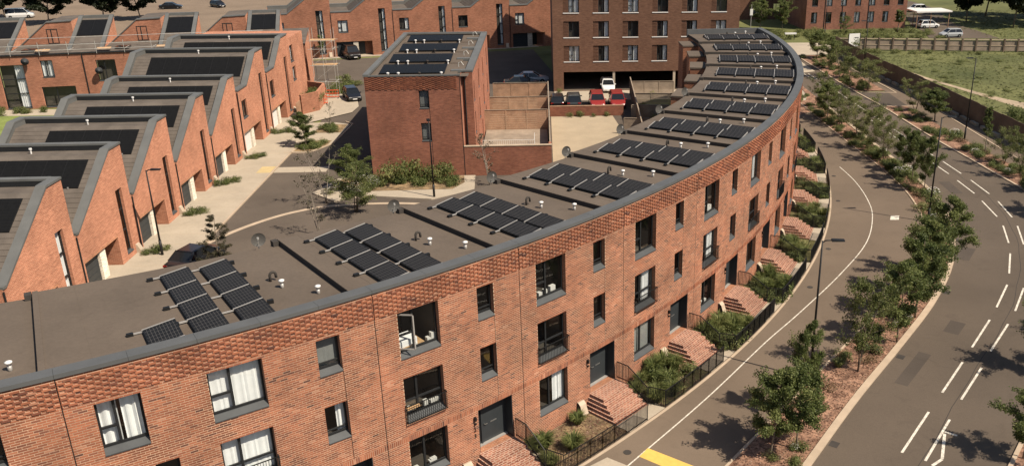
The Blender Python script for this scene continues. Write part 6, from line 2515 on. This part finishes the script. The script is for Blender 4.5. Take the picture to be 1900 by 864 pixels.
street_lamp('tall black street lamp beside the footpath in front of the crescent', 13.8, 40.95, 8.0, D_(-6))
street_lamp('tall black street lamp at the bend of the footpath', 30.02, 64.11, 8.5, D_(-4))
street_lamp('street lamp in the verge before the hoarding', 44.02, 88.11, 8.5, D_(170), 0.7)
street_lamp('street lamp before the far part of the hoarding', 45.41, 123.84, 7.0, D_(180), 0.8)
street_lamp('street lamp before the rose flats', 49.9, 157.3, 6.2, D_(180), 0.8)
street_lamp('black street lamp before the second sawtooth house', -27.35, 59.98, 6.3, D_(0), 0.7)
street_lamp('black street lamp before the red block', -9.63, 71.41, 6.5, D_(100), 0.6)

T = thing('site_board', 'white notice board at the corner of the hoarding', 'sign', (48.3, 139.6, 0), 0.2)
b = MB()
b.box(0, 1.9, -0.03, 0.03, 0.9, 2.9)
b.build('board', M['white'], T, uv=False)
b = MB()
b.box(0.95, 1.7, -0.036, -0.031, 2.2, 2.32)
b.build('printed_line', M['frame'], T, uv=False)
pm = MB()
pm.box(-0.05, 0.05, -0.05, 0.05, 0, 2.9)
pm = pm.mesh('post', M['black'], uv=False)
link('post', pm, T, (-0.06, 0, 0))
link('post', pm, T, (1.96, 0, 0))
p = at(1466, 74)
T = thing('low_sign', 'low white panel on two legs by the pale forecourt', 'sign', (p.x, p.y, 0))
b = MB()
b.box(-1.0, 1.0, -0.3, 0.3, 0.95, 1.15)
b.build('panel', M['white'], T, uv=False)
pm = MB()
pm.box(-0.05, 0.05, -0.05, 0.05, 0, 0.95)
pm = pm.mesh('leg', M['frame'], uv=False)
link('leg', pm, T, (-0.7, 0, 0))
link('leg', pm, T, (0.7, 0, 0))
T = thing('ticket_post', 'white box on a thin pole beyond the end of the crescent', 'post', (37.7, 163, 0))
b = MB()
b.tube([(0, 0, 0), (0, 0, 4.8)], 0.06, 8)
b.build('pole', M['alu'], T, uv=False)
b = MB()
b.box(-0.25, 0.25, -0.15, 0.15, 2.9, 4.0)
b.build('box', M['white'], T, uv=False)
p = at(951, 205)
T = thing('barbecue', 'round black kettle barbecue in the fenced garden beside the red block', 'barbecue', (p.x, 93.5, 0.9))
b = MB()
b.lathe([(0.0, 0.7), (0.2, 0.74), (0.32, 0.9), (0.33, 1.0), (0.22, 1.2), (0.0, 1.26)], (0, 0, 0), 12)
b.build('bowl', M['black'], T, uv=False, smooth=True)
b = MB()
for k in range(3):
    b.tube([(0.2 * math.cos(2.1 * k), 0.2 * math.sin(2.1 * k), 0.8), (0.35 * math.cos(2.1 * k), 0.35 * math.sin(2.1 * k), 0)], 0.015, 5)
b.build('legs', M['steel'], T, uv=False)
M['orange'] = mk('orange_plastic', (0.55, 0.10, 0.04), 0.1, 3, 0.5)
p = at(603, 196)
for i, (dx, dy, az) in enumerate([(0, 0, 0.3), (0.6, 3.6, 0.1), (-1.1, 6.0, 1.2)]):
    T = thing('safety_barrier', '%s orange safety barrier on the left pavement corner' % ORD[i], 'barrier', (p.x - 0.6 + dx, p.y + dy, 0.09), az, 'safety barriers on the left pavement')
    b = MB()
    for z in (0.15, 0.55, 0.95):
        b.box(-0.95, 0.95, -0.02, 0.02, z, z + 0.12)
    for k in range(6):
        b.box(-0.93 + 0.366 * k, -0.89 + 0.366 * k, -0.019, 0.019, 0.1, 1.0)
    b.build('frame', M['orange'], T, uv=False)
    for s in (-0.8, 0.8):
        b = MB()
        b.box(s - 0.05, s + 0.05, -0.3, 0.3, 0, 0.06)
        b.build('foot', M['rubber'], T, uv=False)
# dishes on the garden side of the scaffolded terrace
for i, (u, z) in enumerate([(14.0, 5.6), (21.5, 4.2), (27.5, 5.7)]):
    q = st2 + d2 * u
    T = thing('satellite_dish', '%s dark dish from the left on the garden wall of the scaffolded terrace' % ORD[i], 'satellite dish', (q.x + 0.1, q.y - 0.5, z), a2, 'dishes on the scaffolded terrace')
    b = MB()
    b.tube([(0, 0.5, -0.3), (0, 0.1, -0.3), (0, 0.0, 0)], 0.03, 6)
    b.build('bracket', M['frame'], T, uv=False)
    b = MB()
    b.lathe([(0.0, 0.0), (0.25, 0.03), (0.42, 0.1)], (0, 0, 0), 14)
    o = b.build('dish', M['sill'], T, uv=False, smooth=True)
    o.rotation_euler = (D_(65), 0, D_(25))
